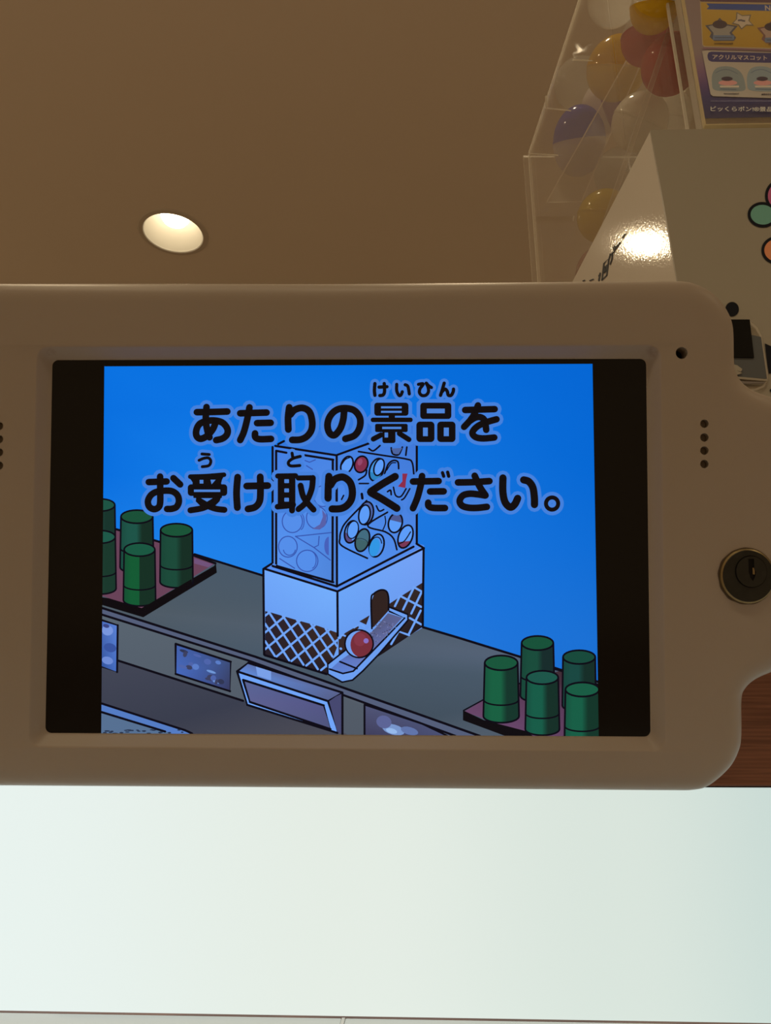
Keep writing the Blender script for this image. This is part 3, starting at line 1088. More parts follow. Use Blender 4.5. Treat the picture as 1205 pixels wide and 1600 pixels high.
# ---- trays and cups
def cup(cx, cy, rx, ry, yb, rb, ring, light, dark, topc, soft=0.35):
    n = 16
    lowf = [(cx + rb * math.cos(math.pi * k / n), yb + ry * 0.9 * math.sin(math.pi * k / n)) for k in range(n + 1)]
    left, rightp = (cx - rx, cy), (cx + rx, cy)
    body = [left] + [(cx - rb, yb)] + list(reversed(lowf)) + [rightp]
    pic.poly([left, rightp] + lowf + [(cx - rb, yb)], dark)
    mid = tuple(int(p * .62 + q * .38) for p, q in zip(light, (20, 60, 50)))
    marks = [(-1.0, mid), (-.55, light), (-.02, light), (-.02 + soft, dark), (1.0, dark)]

    def low_y(t):
        return yb + ry * 0.9 * math.sqrt(max(0.0, 1 - t * t))

    wl_ = pic.layer()
    for (t0, c0), (t1, c1) in zip(marks[:-1], marks[1:]):
        n_ = 5
        for k in range(n_):
            u0, u1 = t0 + (t1 - t0) * k / n_, t0 + (t1 - t0) * (k + 1) / n_
            m0 = tuple(p + (q - p) * k / n_ for p, q in zip(c0, c1))
            m1 = tuple(p + (q - p) * (k + 1) / n_ for p, q in zip(c0, c1))
            pic.poly([(cx + rx * u0, cy), (cx + rx * u1, cy), (cx + rb * u1, low_y(u1)), (cx + rb * u0, low_y(u0))], [m0, m1, m1, m0], w=wl_)
    pic.ell(cx, cy, rx, ry, topc)
    wd = 0.085 * rx + 4
    pic.hold()
    pic.ell_line(cx, cy, rx, ry, wd, INK)
    pic.line([left, (cx - rb, yb)], wd, INK, smooth=False)
    pic.line([rightp, (cx + rb, yb)], wd, INK, smooth=False)
    pic.line(lowf, wd, INK, smooth=False)
    if ring:
        t = (ring - cy) / (yb - cy)
        rr = rx + (rb - rx) * t
        pic.ell_line(cx, ring - ry * .35, rr, ry * .75, wd * .85, INK, a0=8, a1=172, n=14)
    pic.free()
    pic.done('drawn_cup', scr)


pic.crop(150, 770, 6.025)
pic.poly([(20, 360), (180, 340), (600, 462), (920, 592), (1115, 668), (430, 1090), (120, 992), (20, 960)], (104, 66, 88))
pic.poly([(925, 615), (1100, 672), (1060, 702), (925, 665)], (112, 82, 122))
pic.poly([(20, 978), (120, 992), (430, 1085), (1110, 690), (1130, 665), (1138, 752), (445, 1172), (20, 1045)], (12, 9, 14))
pic.line([(180, 340), (600, 462), (920, 590), (1125, 665)], 22, INK, smooth=False)
pic.done('drawn_tray', scr)
G_L, G_D, G_T = (28, 98, 66), (20, 46, 36), (24, 84, 62)
cup(40, 115, 138, 58, 620, 145, None, (30, 70, 62), (22, 52, 44), (28, 84, 68))
cup(385, 225, 150, 62, 700, 158, 545, (28, 84, 72), (20, 46, 36), (24, 80, 56))
cup(40, 415, 142, 60, 900, 150, 765, (30, 62, 50), (24, 56, 44), (28, 88, 72))
cup(758, 352, 150, 62, 838, 155, 700, (26, 74, 58), (20, 46, 36), (24, 84, 56))
cup(410, 535, 145, 62, 1010, 152, 890, (18, 90, 52), (20, 48, 36), (24, 88, 66), 0.03)
pic.crop(150, 770, 6.025)
pic.poly([(430, 1088), (560, 1010), (900, 812), (905, 860), (445, 1150)], (12, 9, 14))
pic.done('drawn_tray_rim', scr)
pic.crop(715, 980, 5.239)
pic.poly([(55, 690), (210, 600), (520, 455), (860, 350), (1170, 470), (1170, 900), (620, 900)], [(104, 70, 104), (98, 66, 96), (70, 48, 62), (62, 44, 52), (70, 46, 62), (86, 56, 76), (104, 70, 106)])
pic.poly([(45, 680), (215, 760), (560, 850), (640, 905), (430, 905), (45, 762)], (14, 11, 16))
pic.line([(50, 682), (215, 592), (520, 455)], 12, INK, smooth=False)
pic.line([(800, 345), (870, 365), (1150, 470)], 14, INK, smooth=False)
pic.done('drawn_tray', scr)
cup(655, 130, 130, 58, 560, 140, 420, (24, 76, 60), (22, 44, 44), (22, 82, 58))
cup(996, 245, 132, 56, 640, 138, None, (24, 72, 66), (20, 46, 40), (22, 74, 60))
cup(358, 292, 135, 60, 728, 146, 615, (24, 96, 66), (20, 54, 44), (24, 86, 60))
cup(695, 412, 130, 55, 835, 140, 725, (22, 92, 72), (20, 48, 40), (28, 86, 74))
cup(1022, 510, 138, 58, 930, 146, 830, (22, 94, 70), (18, 54, 42), (24, 92, 68))

# ---- the two lines of lettering with their small readings
text_black, text_halo = [], []


def ink(ox, oy, s, width, *strokes, halo=5.6):
    for st in strokes:
        text_black.append((ox, oy, s, width, st, halo))


KAN = []


def kan(ox, oy, s, kind, *a, c='b'):
    KAN.append((ox, oy, s, kind, a, c))


A = (290, 620, 8.607)
ink(*A, 92, [(152, 207), (360, 204), (562, 198)], [(282, 138), (272, 300), (290, 440), (322, 545)],
    [(408, 330), (370, 430), (290, 525), (205, 565), (150, 530), (145, 450), (190, 365), (290, 325), (400, 320), (500, 350), (562, 430), (558, 505), (500, 560), (412, 583)])
ink(*A, 92, [(735, 222), (1090, 212)], [(860, 142), (830, 300), (785, 470), (735, 582)], [(962, 354), (1145, 350)], [(935, 492), (940, 545), (1000, 570), (1150, 566)])
B = (430, 620, 8.607)
ink(*B, 94, [(190, 142), (174, 280), (178, 440)], [(205, 240), (265, 175), (370, 150), (460, 200), (497, 320), (490, 440), (430, 530), (340, 575), (230, 580)])
ink(*B, 94, [(928, 190), (915, 310), (875, 430), (800, 515), (735, 490), (705, 400), (720, 300), (775, 215), (855, 165), (960, 155), (1062, 182), (1130, 260), (1147, 350), (1122, 450), (1060, 525), (945, 565)])
C = (570, 580, 8.033)
ink(*C, 44, [(128, 155), (122, 240), (128, 303)], [(180, 200), (280, 195)], [(245, 155), (249, 255), (230, 298), (190, 306)], halo=4.6)
ink(*C, 42, [(402, 165), (402, 245), (430, 303), (455, 298), (472, 258)], [(508, 170), (542, 192), (560, 285)], halo=4.6)
ink(*C, 42, [(675, 165), (735, 160), (695, 220), (688, 270), (720, 305), (770, 300), (800, 258), (795, 200), (772, 150)], [(775, 150), (800, 180), (838, 205)], halo=4.6)
ink(*C, 44, [(998, 150), (975, 230), (952, 303)], [(965, 265), (1005, 225), (1035, 250), (1050, 300), (1085, 302), (1110, 260), (1115, 225)], halo=4.6)
kan(*C, 'r', 120, 395, 550, 560, 36)
kan(*C, 'r', 205, 441, 464, 466, 0, c='h')
kan(*C, 'r', 205, 498, 464, 522, 0, c='h')
kan(*C, 'r', 300, 545, 380, 610, 4)
kan(*C, 'r', 75, 582, 603, 640, 28)
kan(*C, 'r', 130, 660, 540, 765, 22)
kan(*C, 'r', 220, 698, 460, 726, 0, c='h')
kan(*C, 'r', 222, 735, 386, 903, 26)
kan(*C, 'r', 250, 770, 293, 832, 4, c='h')
ink(*C, 66, [(108, 852), (205, 800)], [(435, 782), (555, 858)])
kan(*C, 'r', 697, 395, 1088, 600, 40)
kan(*C, 'r', 780, 470, 1005, 528, 0, c='h')
kan(*C, 'r', 648, 632, 876, 890, 46)
kan(*C, 'r', 732, 708, 792, 815, 0, c='h')
kan(*C, 'r', 910, 632, 1140, 890, 46)
kan(*C, 'r', 993, 708, 1056, 815, 0, c='h')
Dd = (650, 620, 8.607)
ink(*Dd, 90, [(662, 178), (1060, 166)], [(835, 115), (795, 215), (735, 310), (648, 405)], [(725, 325), (800, 280), (870, 275), (925, 320), (946, 445)],
    [(1085, 302), (940, 345), (825, 400), (760, 480), (800, 540), (900, 560), (1055, 548)])
Ee = (215, 700, 8.033)
ink(*Ee, 84, [(140, 428), (365, 420)], [(283, 358), (284, 500), (284, 680), (262, 745), (205, 768), (148, 738), (130, 668), (165, 595), (230, 553), (320, 537), (430, 542), (500, 592), (519, 670), (490, 738), (430, 763), (370, 765)],
    [(450, 378), (535, 458)])
ink(*Ee, 60, [(662, 360), (860, 354), (1085, 336)])
kan(*Ee, 'p', [(650, 372), (700, 372), (1085, 350), (1060, 400), (1050, 440), (1060, 520), (690, 520), (690, 430)])
kan(*Ee, 'r', 780, 400, 826, 446, 0, c='h')
kan(*Ee, 'p', [(915, 398), (980, 398), (930, 456)], c='h')
kan(*Ee, 'r', 630, 455, 1126, 602, 42)
kan(*Ee, 'r', 700, 550, 1060, 628, 10)
kan(*Ee, 'r', 708, 522, 1038, 552, 0, c='h')
kan(*Ee, 'p', [(735, 615), (1050, 615), (1030, 670), (960, 740), (800, 740), (730, 670)])
kan(*Ee, 'p', [(798, 630), (942, 630), (872, 674)], c='h')
ink(*Ee, 78, [(1010, 600), (950, 680), (830, 750), (664, 782)], [(775, 655), (870, 720), (980, 762), (1090, 776)])
ink(*Ee, 38, [(808, 75), (900, 82)], [(772, 155), (830, 130), (890, 125), (920, 165), (895, 220), (812, 235)], halo=4.6)
Ff = (355, 700, 8.033)
ink(*Ff, 88, [(132, 366), (118, 560), (128, 748)], [(245, 478), (510, 472)], [(415, 362), (418, 560), (405, 675), (350, 742), (262, 765)])
kan(*Ff, 'r', 635, 320, 857, 745, 6)
for yy in (392, 508, 625):
    kan(*Ff, 'r', 718, yy, 776, yy + 48, 8, c='h')
ink(*Ff, 66, [(634, 352), (860, 348)], [(892, 377), (1080, 374)])
ink(*Ff, 72, [(632, 737), (760, 725), (830, 712)])
ink(*Ff, 76, [(815, 700), (815, 785)], [(1076, 376), (1060, 520), (990, 680), (895, 768)], [(922, 472), (952, 600), (1010, 690), (1085, 774)])
ink(*Ff, 40, [(815, 65), (823, 112)], [(918, 105), (830, 130), (775, 170), (772, 205), (810, 226), (912, 220)], halo=4.6)
Gg = (495, 725, 8.033)
ink(*Gg, 92, [(153, 155), (145, 280), (142, 430)], [(175, 265), (230, 190), (330, 165), (415, 225), (447, 330), (436, 440), (380, 520), (300, 560), (192, 564)])
ink(*Gg, 94, [(985, 157), (830, 247), (710, 325)], [(710, 325), (676, 352), (710, 378)], [(710, 378), (830, 445), (1006, 556)])
Hh = (635, 725, 8.607)
ink(*Hh, 92, [(90, 236), (435, 230)], [(212, 162), (195, 280), (150, 450), (90, 595)], [(320, 370), (503, 368)], [(295, 520), (300, 565), (360, 590), (520, 592)])
ink(*Hh, 46, [(487, 117), (503, 165)], [(556, 110), (570, 165)])
ink(*Hh, 92, [(695, 248), (900, 244), (1118, 230)], [(920, 158), (985, 300), (1066, 422)], [(1062, 424), (960, 408), (850, 400), (760, 425), (718, 495), (750, 560), (840, 588), (960, 590), (1084, 576)])
Ii = (765, 725, 9.269)
ink(*Ii, 108, [(195, 202), (194, 400), (225, 550), (300, 626), (365, 585), (408, 498)], [(495, 230), (570, 255), (628, 340), (650, 480), (652, 588)])
ring_ = [(907 + 88 * math.cos(math.radians(a)), 573 + 88 * math.sin(math.radians(a))) for a in range(0, 361, 15)]
ink(*Ii, 60, ring_)

wl = pic.layer()
for ox, oy, s, width, st, halo in text_black:
    pic.crop(ox, oy, s).line(st, width, HALO, grow=halo, w=wl)
for ox, oy, s, kind, a, c in KAN:
    if c == 'b':
        pic.crop(ox, oy, s)
        if kind == 'r':
            x0, y0, x1, y1, r = a
            g = 5.6 * s
            x0, y0, x1, y1 = x0 - g, y0 - g, x1 + g, y1 + g
            pts = [(x0 + g, y0), (x1 - g, y0), (x1, y0 + g), (x1, y1 - g), (x1 - g, y1), (x0 + g, y1), (x0, y1 - g), (x0, y0 + g)]
            pic.poly(pts, HALO, w=wl)
pic.done('caption_halo', scr)
for want, colr in (('b', TXT), ('h', (78, 132, 216))):
    pic.hold()
    for ox, oy, s, kind, a, c in KAN:
        if c != want or (ox, oy) == (570, 580) and kind == 'r' and a[0] == 222:
            continue
        pic.crop(ox, oy, s)
        if kind == 'r':
            pic.rect(*a[:4], colr, a[4])
        else:
            pic.poly(a[0], colr)
    pic.free()
pic.crop(570, 580, 8.033).rect(222, 740, 386, 903, TXT, 26)
pic.rect(250, 770, 293, 832, (78, 132, 216), 4)
pic.rect(220, 698, 460, 726, (78, 132, 216), 0)
wl = pic.layer()
for ox, oy, s, width, st, halo in text_black:
    pic.crop(ox, oy, s).line(st, width, TXT, w=wl)
# openings of the kanji that the strokes may have touched
pic.hold()
for ox, oy, s, kind, a, c in KAN:
    if c == 'h' and oy == 700:
        pic.crop(ox, oy, s)
        if kind == 'r':
            pic.rect(*a[:4], (78, 132, 216), a[4])
        else:
            pic.poly(a[0], (78, 132, 216))
pic.free()
pic.done('caption_lettering', scr)

# ---- the unlit margins of the glass
BW = pic.layer() + 0.00004


def strip(pts):
    v = [S(x, y, -0.00038 + BW) for x, y in pts]
    return v


bars = [strip([(60, 540), (163.5, 540), (158, 1165), (50, 1165)]), strip([(926, 540), (1030, 540), (1040, 1165), (936, 1165)]),
        strip([(163.2, 540), (926.2, 540), (926.2, 568.5), (163.2, 572.5)])]
for bpts in bars:
    b2 = [Vector((min(max(p.x, ox0 - .003), ox1 + .003), min(max(p.y, oy0 - .003), oy1 + .003), p.z)) for p in bpts]
    mesh_obj('unlit_margin', b2, [(0, 1, 2, 3)], M['glass_black'], scr)

# ------------------------------------------------------------------ prize machine carton
YB = 0.47
PC = on_y(1017, 203, YB)                                    # upper left front corner
ZB = PC.z
D = Vector((-0.0865, 0.99625, 0)).normalized()              # the side runs back along this
LEAN = math.tan(math.radians(1.6))
BD, BW_ = 0.36, 0.30
dz = Vector((LEAN * 1.0, 0, -1)) * (ZB - ZT)
fl_t, fl_b = PC.copy(), PC + dz * 1.0
fl_b.z = ZT
bl_t, bl_b = PC + D * BD, fl_b + D * BD
fr_t, br_t = PC + Vector((BW_, 0, 0)), Vector((PC.x + BW_, PC.y + BD, ZB))
fr_b, br_b = Vector((fr_t.x, fr_t.y, ZT)), Vector((br_t.x, br_t.y, ZT))
base_c = Vector((PC.x + 0.15, YB + 0.18, ZT))
pb = empty('prize_machine', base_c, 'large white carton-covered machine with a printed flower, beside the clear hopper', 'game machine')
loc = lambda p: Vector(p) - base_c
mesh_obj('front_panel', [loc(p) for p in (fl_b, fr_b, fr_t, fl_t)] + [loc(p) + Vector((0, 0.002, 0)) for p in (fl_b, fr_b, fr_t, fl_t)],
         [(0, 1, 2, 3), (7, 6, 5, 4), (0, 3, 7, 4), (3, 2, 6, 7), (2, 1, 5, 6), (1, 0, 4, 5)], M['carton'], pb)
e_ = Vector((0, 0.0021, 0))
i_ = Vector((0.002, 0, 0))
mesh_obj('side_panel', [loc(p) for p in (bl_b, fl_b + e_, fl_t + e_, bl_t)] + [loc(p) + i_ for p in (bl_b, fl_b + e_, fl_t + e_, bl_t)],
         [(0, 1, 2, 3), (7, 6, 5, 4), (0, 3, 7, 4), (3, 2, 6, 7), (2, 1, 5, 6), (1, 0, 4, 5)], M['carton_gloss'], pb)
j_ = Vector((0.0025, 0.0025, 0))
top_pts = [fl_t + j_, fr_t + Vector((-.003, .0025, 0)), br_t + Vector((-.003, -.003, 0)), bl_t + Vector((.003, -.003, 0))]
slab('top_panel', [loc(p) for p in top_pts], (0, 0, -1), 0.002, M['carton'], pb)
slab('right_panel', [loc(p) for p in (fr_b + Vector((-.002, .0025, 0)), br_b + Vector((-.002, -.0005, 0)), br_t + Vector((-.002, -.0005, 0)), fr_t + Vector((-.002, .0025, 0)))], (1, 0, 0), 0.002, M['carton'], pb)
slab('back_panel', [loc(p) for p in (bl_b + Vector((.003, 0, 0)), br_b + Vector((-.003, 0, 0)), br_t + Vector((-.003, 0, 0)), bl_t + Vector((.003, 0, 0)))], (0, -1, 0), 0.002, M['carton'], pb)

st2 = [0]


def FM(x, y, w):
    return on_y(x, y, YB - 0.0002 - w) - base_c


fp = Pic(FM, M['print'], alb, st2)
fp.step = 3e-5


def petal(cx, cy, rx, ry, col, rot=0):
    fp.ell(cx, cy, rx, ry, (8, 7, 7), rot, 40)
    fp.ell(cx, cy, rx - 4.6, ry - 4.6, col, rot, 40)
    fp.done('printed_petal', pb)


petal(1268, 300, 27, 25, (130, 112, 50))
petal(1262, 392, 26, 24, (60, 78, 110))
petal(1223, 306, 27.5, 27, (118, 50, 56))
petal(1214, 391, 24, 22, (136, 74, 38))
petal(1192, 335.5, 23.5, 20, (66, 86, 60), 5)
fp.ell(1144.3, 483, 10.6, 11.3, (7, 6, 6), 0, 32)
fp.done('printed_dot', pb)
fp.poly([(1195.4, 536.5), (1230, 552), (1228, 580), (1201, 584)], (7, 6, 6))
fp.ell(1209, 610, 6, 3.5, (8, 7, 7))
fp.done('printed_shape', pb)
# lettering along the glossy side
NS = (fl_b - fl_t).cross(D).normalized()
if NS.x > 0:
    NS = -NS
st3 = [0]


def SMAP(x, y, w):
    return hit(x, y, PC + NS * (0.0003 + w), NS) - base_c


sp_ = Pic(SMAP, M['print'], alb, st3)
sp_.step = 2e-5
sp_.crop(800, 0, 2.975)
TB = (18, 15, 12)
sp_.line([(404, 1304), (410, 1270)], 7, TB, smooth=False)
sp_.line([(404, 1283), (410, 1272)], 6, TB, smooth=False)
for pts in ([(418, 1302), (427, 1225), (450, 1203), (440, 1280), (418, 1302)], [(428, 1268), (433, 1240), (442, 1232), (437, 1260), (428, 1268)]):
    sp_.line(pts, 6, TB, smooth=False)
for pts in ([(457, 1180), (452, 1200)], [(455, 1188), (474, 1170)], [(466, 1178), (464, 1205), (456, 1228)], [(470, 1150), (474, 1160)], [(477, 1144), (481, 1154)]):
    sp_.line(pts, 5.5, TB, smooth=False)
sp_.line([(474, 1165), (502, 1128)], 6.5, TB, smooth=False)
for pts in ([(512, 1108), (519, 1098)], [(521, 1096), (526, 1088)], [(330, 1306), (338, 1303)], [(362, 1305), (378, 1298)]):
    sp_.line(pts, 5.5, TB, smooth=False)
sp_.done('printed_lettering', pb)

# ------------------------------------------------------------------ clear hopper behind and above the carton
AC = [M['acrylic'], M['acrylic_edge']]
NBX = Vector((-D.y, D.x, 0)) * 1.0
NBX = Vector((-0.99625, -0.0865, 0)).normalized()
HB = on_y(826, 240, 0.80)                                   # upper back corner of its left wall
BT = HB.copy()
BT.z = ZB + 0.0012
hb0 = Vector((HB.x + 0.09, 0.66, ZB))
hp = empty('clear_hopper', hb0, 'clear acrylic hopper full of coloured prize capsules', 'hopper')


def hw(x, y):
    return hit(x, y, HB, NBX)


TH = 0.003
ft = HB - D * 0.276
ft_b = Vector((ft.x, ft.y, ZB + 0.0012))
slab('side_wall', [HB, ft, ft_b, BT], -NBX, TH, M['acrylic'], hp, hb0)
XR = Vector((0.17, 0, 0))
up_ = Vector((0, 0, 1))
slab('top_edge', [HB + up_ * 0.0002, ft + up_ * 0.0002, ft + up_ * 0.0022, HB + up_ * 0.0022], -NBX, TH, [M['acrylic_line']], hp, hb0)
slab('back_edge', [HB + D * 0.0002, BT + D * 0.0002, BT + D * 0.0032, HB + D * 0.0032], -NBX, TH, [M['acrylic_line']], hp, hb0)
# right wall, back wall (a double sheet whose outer leaf shows left of the side wall), floor
slab('side_wall', [HB + XR + D * 0.0, ft + XR, ft_b + XR, BT + XR], -NBX, TH, AC, hp, hb0)
bo = on_y(818, 243, 0.806)
slab('back_wall', [bo, HB + XR + Vector((0.004, 0.006, -0.003)), BT + XR + Vector((0.004, 0.006, 0)), Vector((bo.x, bo.y, ZB + 0.0012))], (0, 1, 0), TH, [M['acrylic'], M['acrylic_line']], hp, hb0)
slab('floor_plate', [BT + Vector((.004, -.001, 0)), BT + XR + Vector((-.001, -.001, 0)), ft_b + XR + Vector((-.001, 0, 0)), ft_b + Vector((.004, 0, 0))], (0, 0, 1), TH, AC, hp, hb0)
slab('front_wall', [ft + Vector((.0032, -.0005, 0)), ft + XR, ft_b + XR, ft_b + Vector((.0032, -.0005, 0))], (0, -1, 0), TH, M['acrylic'], hp, hb0)
# folded inner chute plates seen through the wall
c1 = [on_y(993, 72, 0.60), on_y(1017, 67, 0.60), on_y(909, 316, 0.765), on_y(849, 317, 0.765)]
# keep it inside the wall
c1 = [p + Vector((0.0045, 0, 0)) if (p - HB).dot(NBX) > -0.004 else p for p in c1]
nrm = (c1[1] - c1[0]).cross(c1[3] - c1[0]).normalized()
slab('chute_plate', c1, nrm, 0.0026, [M['acrylic'], M['acrylic_line']], hp, hb0)
a0, a1 = on_y(1046, 36, 0.535), on_y(937, 362, 0.606)
slab('guide_rail', [a0, a1, a1 + Vector((0.005, 0, 0.0)), a0 + Vector((0.005, 0, 0.0))], (a1 - a0).cross(Vector((1, 0, 0))).normalized(), 0.0022, [M['acrylic'], M['acrylic_line']], hp, hb0)
# slots and the glued joint strip in the left wall
for pts in ([(855, 150), (856, 168), (893, 172), (893, 174), (853.5, 170), (852.5, 150)], [(896, 92), (926, 94), (926, 96), (896, 94.5)],
            [(828, 239), (872, 241.5), (872, 243.5), (828, 241)]):
    slab('wall_slot', [hw(*p) + NBX * 0.0001 for p in pts], NBX, 0.0006, [M['acrylic_edge'], M['acrylic_edge']], hp, hb0)
slab('joint_strip', [hw(*p) + NBX * 0.0001 for p in [(836, 338), (897, 337), (896, 346), (838, 349)]], NBX, 0.0006, [M['sleeve'], M['acrylic_edge']], hp, hb0)
# added tab, angled and outlined to make a lamp glint on the wall
tc_ = hw(912, 79) + NBX * 0.0105
view = (EYE - tc_).normalized()
tolamp = (LC - tc_).normalized()
hn = (view + tolamp).normalized()
tab = [hit(912, 79, tc_, hn) - hb0]
tabf = []
outl_ = [(930, 66), (931, 78), (929, 90), (918, 91), (905, 89), (897, 91), (894, 84), (899, 78), (897, 69), (904, 64), (912, 70), (921, 65)]
for f_ in (0.55, 1.0):
    for x_, y_ in outl_:
        tab.append(hit(912 + (x_ - 912) * f_, 79 + (y_ - 79) * f_, tc_, hn) - hn * 0.0003 * f_ * f_ - hb0)
for i in range(12):
    k = (i + 1) % 12
    tabf += [(0, 1 + i, 1 + k), (1 + i, 13 + i, 13 + k, 1 + k)]
tb = mesh_obj('glint_tab', tab, tabf, clear_plastic('glint_tab_gloss', haze=0.012, rough=0.07), hp, smooth=True)

# ------------------------------------------------------------------ capsules
def shell(name, col, trans=0.0, rough=0.12):
    m, nt, b, out = nodes(name)
    b.inputs['Base Color'].default_value = (*col, 1)
    b.inputs['Roughness'].default_value = rough
    b.inputs['Specular IOR Level'].default_value = 0.6
    tl = nt.nodes.new('ShaderNodeBsdfTranslucent')
    tl.inputs[0].default_value = (*col, 1)
    mt = nt.nodes.new('ShaderNodeMixShader')
    mt.inputs[0].default_value = 0.45
    nt.links.new(b.outputs[0], mt.inputs[1])
    nt.links.new(tl.outputs[0], mt.inputs[2])
    nt.links.new(mt.outputs[0], out.inputs[0])
    if trans:
        tr = nt.nodes.new('ShaderNodeBsdfTransparent')
        tr.inputs[0].default_value = (*[min(1, c * 0.3 + 0.7) for c in col], 1)
        mxs = nt.nodes.new('ShaderNodeMixShader')
        mxs.inputs[0].default_value = 1 - trans
        nt.links.new(tr.outputs[0], mxs.inputs[1])
        nt.links.new(mt.outputs[0], mxs.inputs[2])
        nt.links.new(mxs.outputs[0], out.inputs[0])
    return m


CM = {'blue': shell('capsule_blue', (0.02, 0.065, 0.72)), 'yellow': shell('capsule_yellow', (0.80, 0.55, 0.03)),
      'yellow_clear': shell('capsule_yellow_clear', (0.74, 0.60, 0.04), 0.12), 'red': shell('capsule_red', (0.62, 0.065, 0.075)),
      'rose': shell('capsule_rose', (0.56, 0.11, 0.14)), 'purple': shell('capsule_purple', (0.22, 0.03, 0.50)),
      'white': shell('capsule_white', (0.86, 0.86, 0.82), 0.05), 'clear': shell('capsule_clear', (0.7, 0.72, 0.70), 0.72),
      'milky': shell('capsule_milky', (0.82, 0.82, 0.78), 0.10), 'pink': shell('capsule_pink', (0.5, 0.22, 0.2), 0.55),
      'cream': shell('capsule_cream', (0.74, 0.66, 0.38), 0.15)}
GRP = 'prize capsules in the clear hopper'


def capsule_mesh(name, sign, r, el, m):
    n, k = 36, 12
    prof = []
    for j in range(k + 1):
        a = math.pi / 2 * j / k
        prof.append((max(r * math.cos(a), 0.0002), sign * r * el * math.sin(a)))
    lip = [(r * 0.985, sign * 0.0001), (r * 1.018, sign * 0.0001), (r * 1.018, sign * 0.0010), (r * 0.999, sign * 0.0016)]
    return lip + prof[1:], m


proto = {}


def make_capsule(px, py, pr, r, el, tilt, top, low, label):
    depth = r * F / pr
    c = EYE + ray(px, py) * depth
    gap = -(c - HB).dot(NBX) - r * 1.02 - 0.0034
    if gap < 0:
        c = c - NBX * (-gap)
    t = empty('prize_capsule', c, label, 'capsule', GRP)
    t.rotation_euler = tuple(math.radians(a) for a in tilt)
    for nm, sg, m in (('upper_half', 1, top), ('lower_half', -1, low)):
        key = (nm, round(r, 4), el, m)
        if key in proto:
            o = proto[key].copy()
            COL.objects.link(o)
            o.parent = t
        else:
            prof, mm = capsule_mesh(nm, sg, r, el, CM[m])
            o = lathe(nm, prof, mm, t, 36, angle=40)
            proto[key] = o
    return t


caps = [
    (905, 221, 40, 0.0325, 1.28, (36, -6, 0), 'blue', 'milky', 'capsule with a shiny blue cap and milky white lower half, left side of the hopper'),
    (964, 107, 46, 0.035, 1.0, (43, 8, 0), 'yellow', 'cream', 'capsule with a yellow cap over a pale lower half, above the purple one'),
    (949, 167, 40, 0.0337, 1.0, (34, 88, 0), 'purple', 'white', 'white capsule with a purple half turned sideways, beside the blue-capped one'),
    (1011, 60, 39, 0.0270, 1.0, (200, 8, 0), 'rose', 'milky', 'capsule with white upper and rose lower half, above the all-red one'),
    (1023, 11, 37, 0.0235, 1.0, (218, 4, 0), 'yellow', 'milky', 'capsule with yellow underside, topmost in the hopper by the poster'),
    (1048, 101, 44, 0.029, 1.0, (20, 20, 0), 'red', 'red', 'all-red capsule beside the upright acrylic edges'),
    (1000, 191, 43, 0.031, 1.0, (40, 30, 0), 'white', 'milky', 'large milky white capsule under the red one, in the middle of the heap'),
    (1040, 184, 40, 0.032, 1.0, (40, 10, 0), 'white', 'white', 'white capsule just above the carton, half hidden by the poster stand'),
    (943, 338, 40, 0.031, 1.0, (30, 12, 0), 'yellow_clear', 'yellow_clear', 'yellow capsule lying lowest in the hopper against the carton edge'),
    (941, 424, 40, 0.030, 1.0, (0, 0, 0), 'pink', 'pink', 'faint pinkish capsule low behind the screen housing'),
    (905, 131, 38, 0.0335, 1.0, (45, 25, 0), 'clear', 'clear', 'colourless clear capsule left of the yellow-capped one'),
    (930, -4, 40, 0.0275, 1.0, (40, 0, 0), 'clear', 'milky', 'clear and milky capsule cut by the top edge of the photo'),
    (968, 270, 38, 0.033, 1.0, (40, 40, 0), 'clear', 'clear', 'clear capsule between the milky one and the lowest yellow one'),
]
for c in caps:
    make_capsule(*c)

# ------------------------------------------------------------------ upright sign stand with poster sleeve
YS = 0.492
sl_t, sl_b = on_y(1058, 0, YS), on_y(1088, 198, YS)
sx = (on_y(1083, 100, YS)).x
zt_ = ZB + 0.30
sb = Vector((sx + 0.08, YS + 0.006, ZB))
sg = empty('sign_stand', sb, 'upright clear acrylic stand with thick pale edges on top of the carton', 'stand')
SW = 0.17
box('spacer', (sx + 0.002, YS + 0.0021, ZB + 0.0002), (sx + SW, YS + 0.0199, ZB + 0.003), M['acrylic'], sg, 0, sb)
box('front_sheet', (sx + 0.0002, YS, ZB + 0.0002), (sx + SW, YS + 0.002, zt_), M['acrylic'], sg, 0, sb)
box('side_strip', (sx - 0.002, YS, ZB + 0.0002), (sx, YS + 0.0095, zt_), M['acrylic_strip'], sg, 0.0003, sb)
sx2 = on_y(1060, 100, YS + 0.021).x
box('back_sheet', (sx2, YS + 0.0200, ZB + 0.0002), (sx + SW, YS + 0.0220, zt_), M['acrylic'], sg, 0, sb)
box('back_sheet_edge', (sx2 - 0.0024, YS + 0.0200, ZB + 0.0002), (sx2 - 0.0001, YS + 0.0220, zt_), M['acrylic_line'], sg, 0, sb)
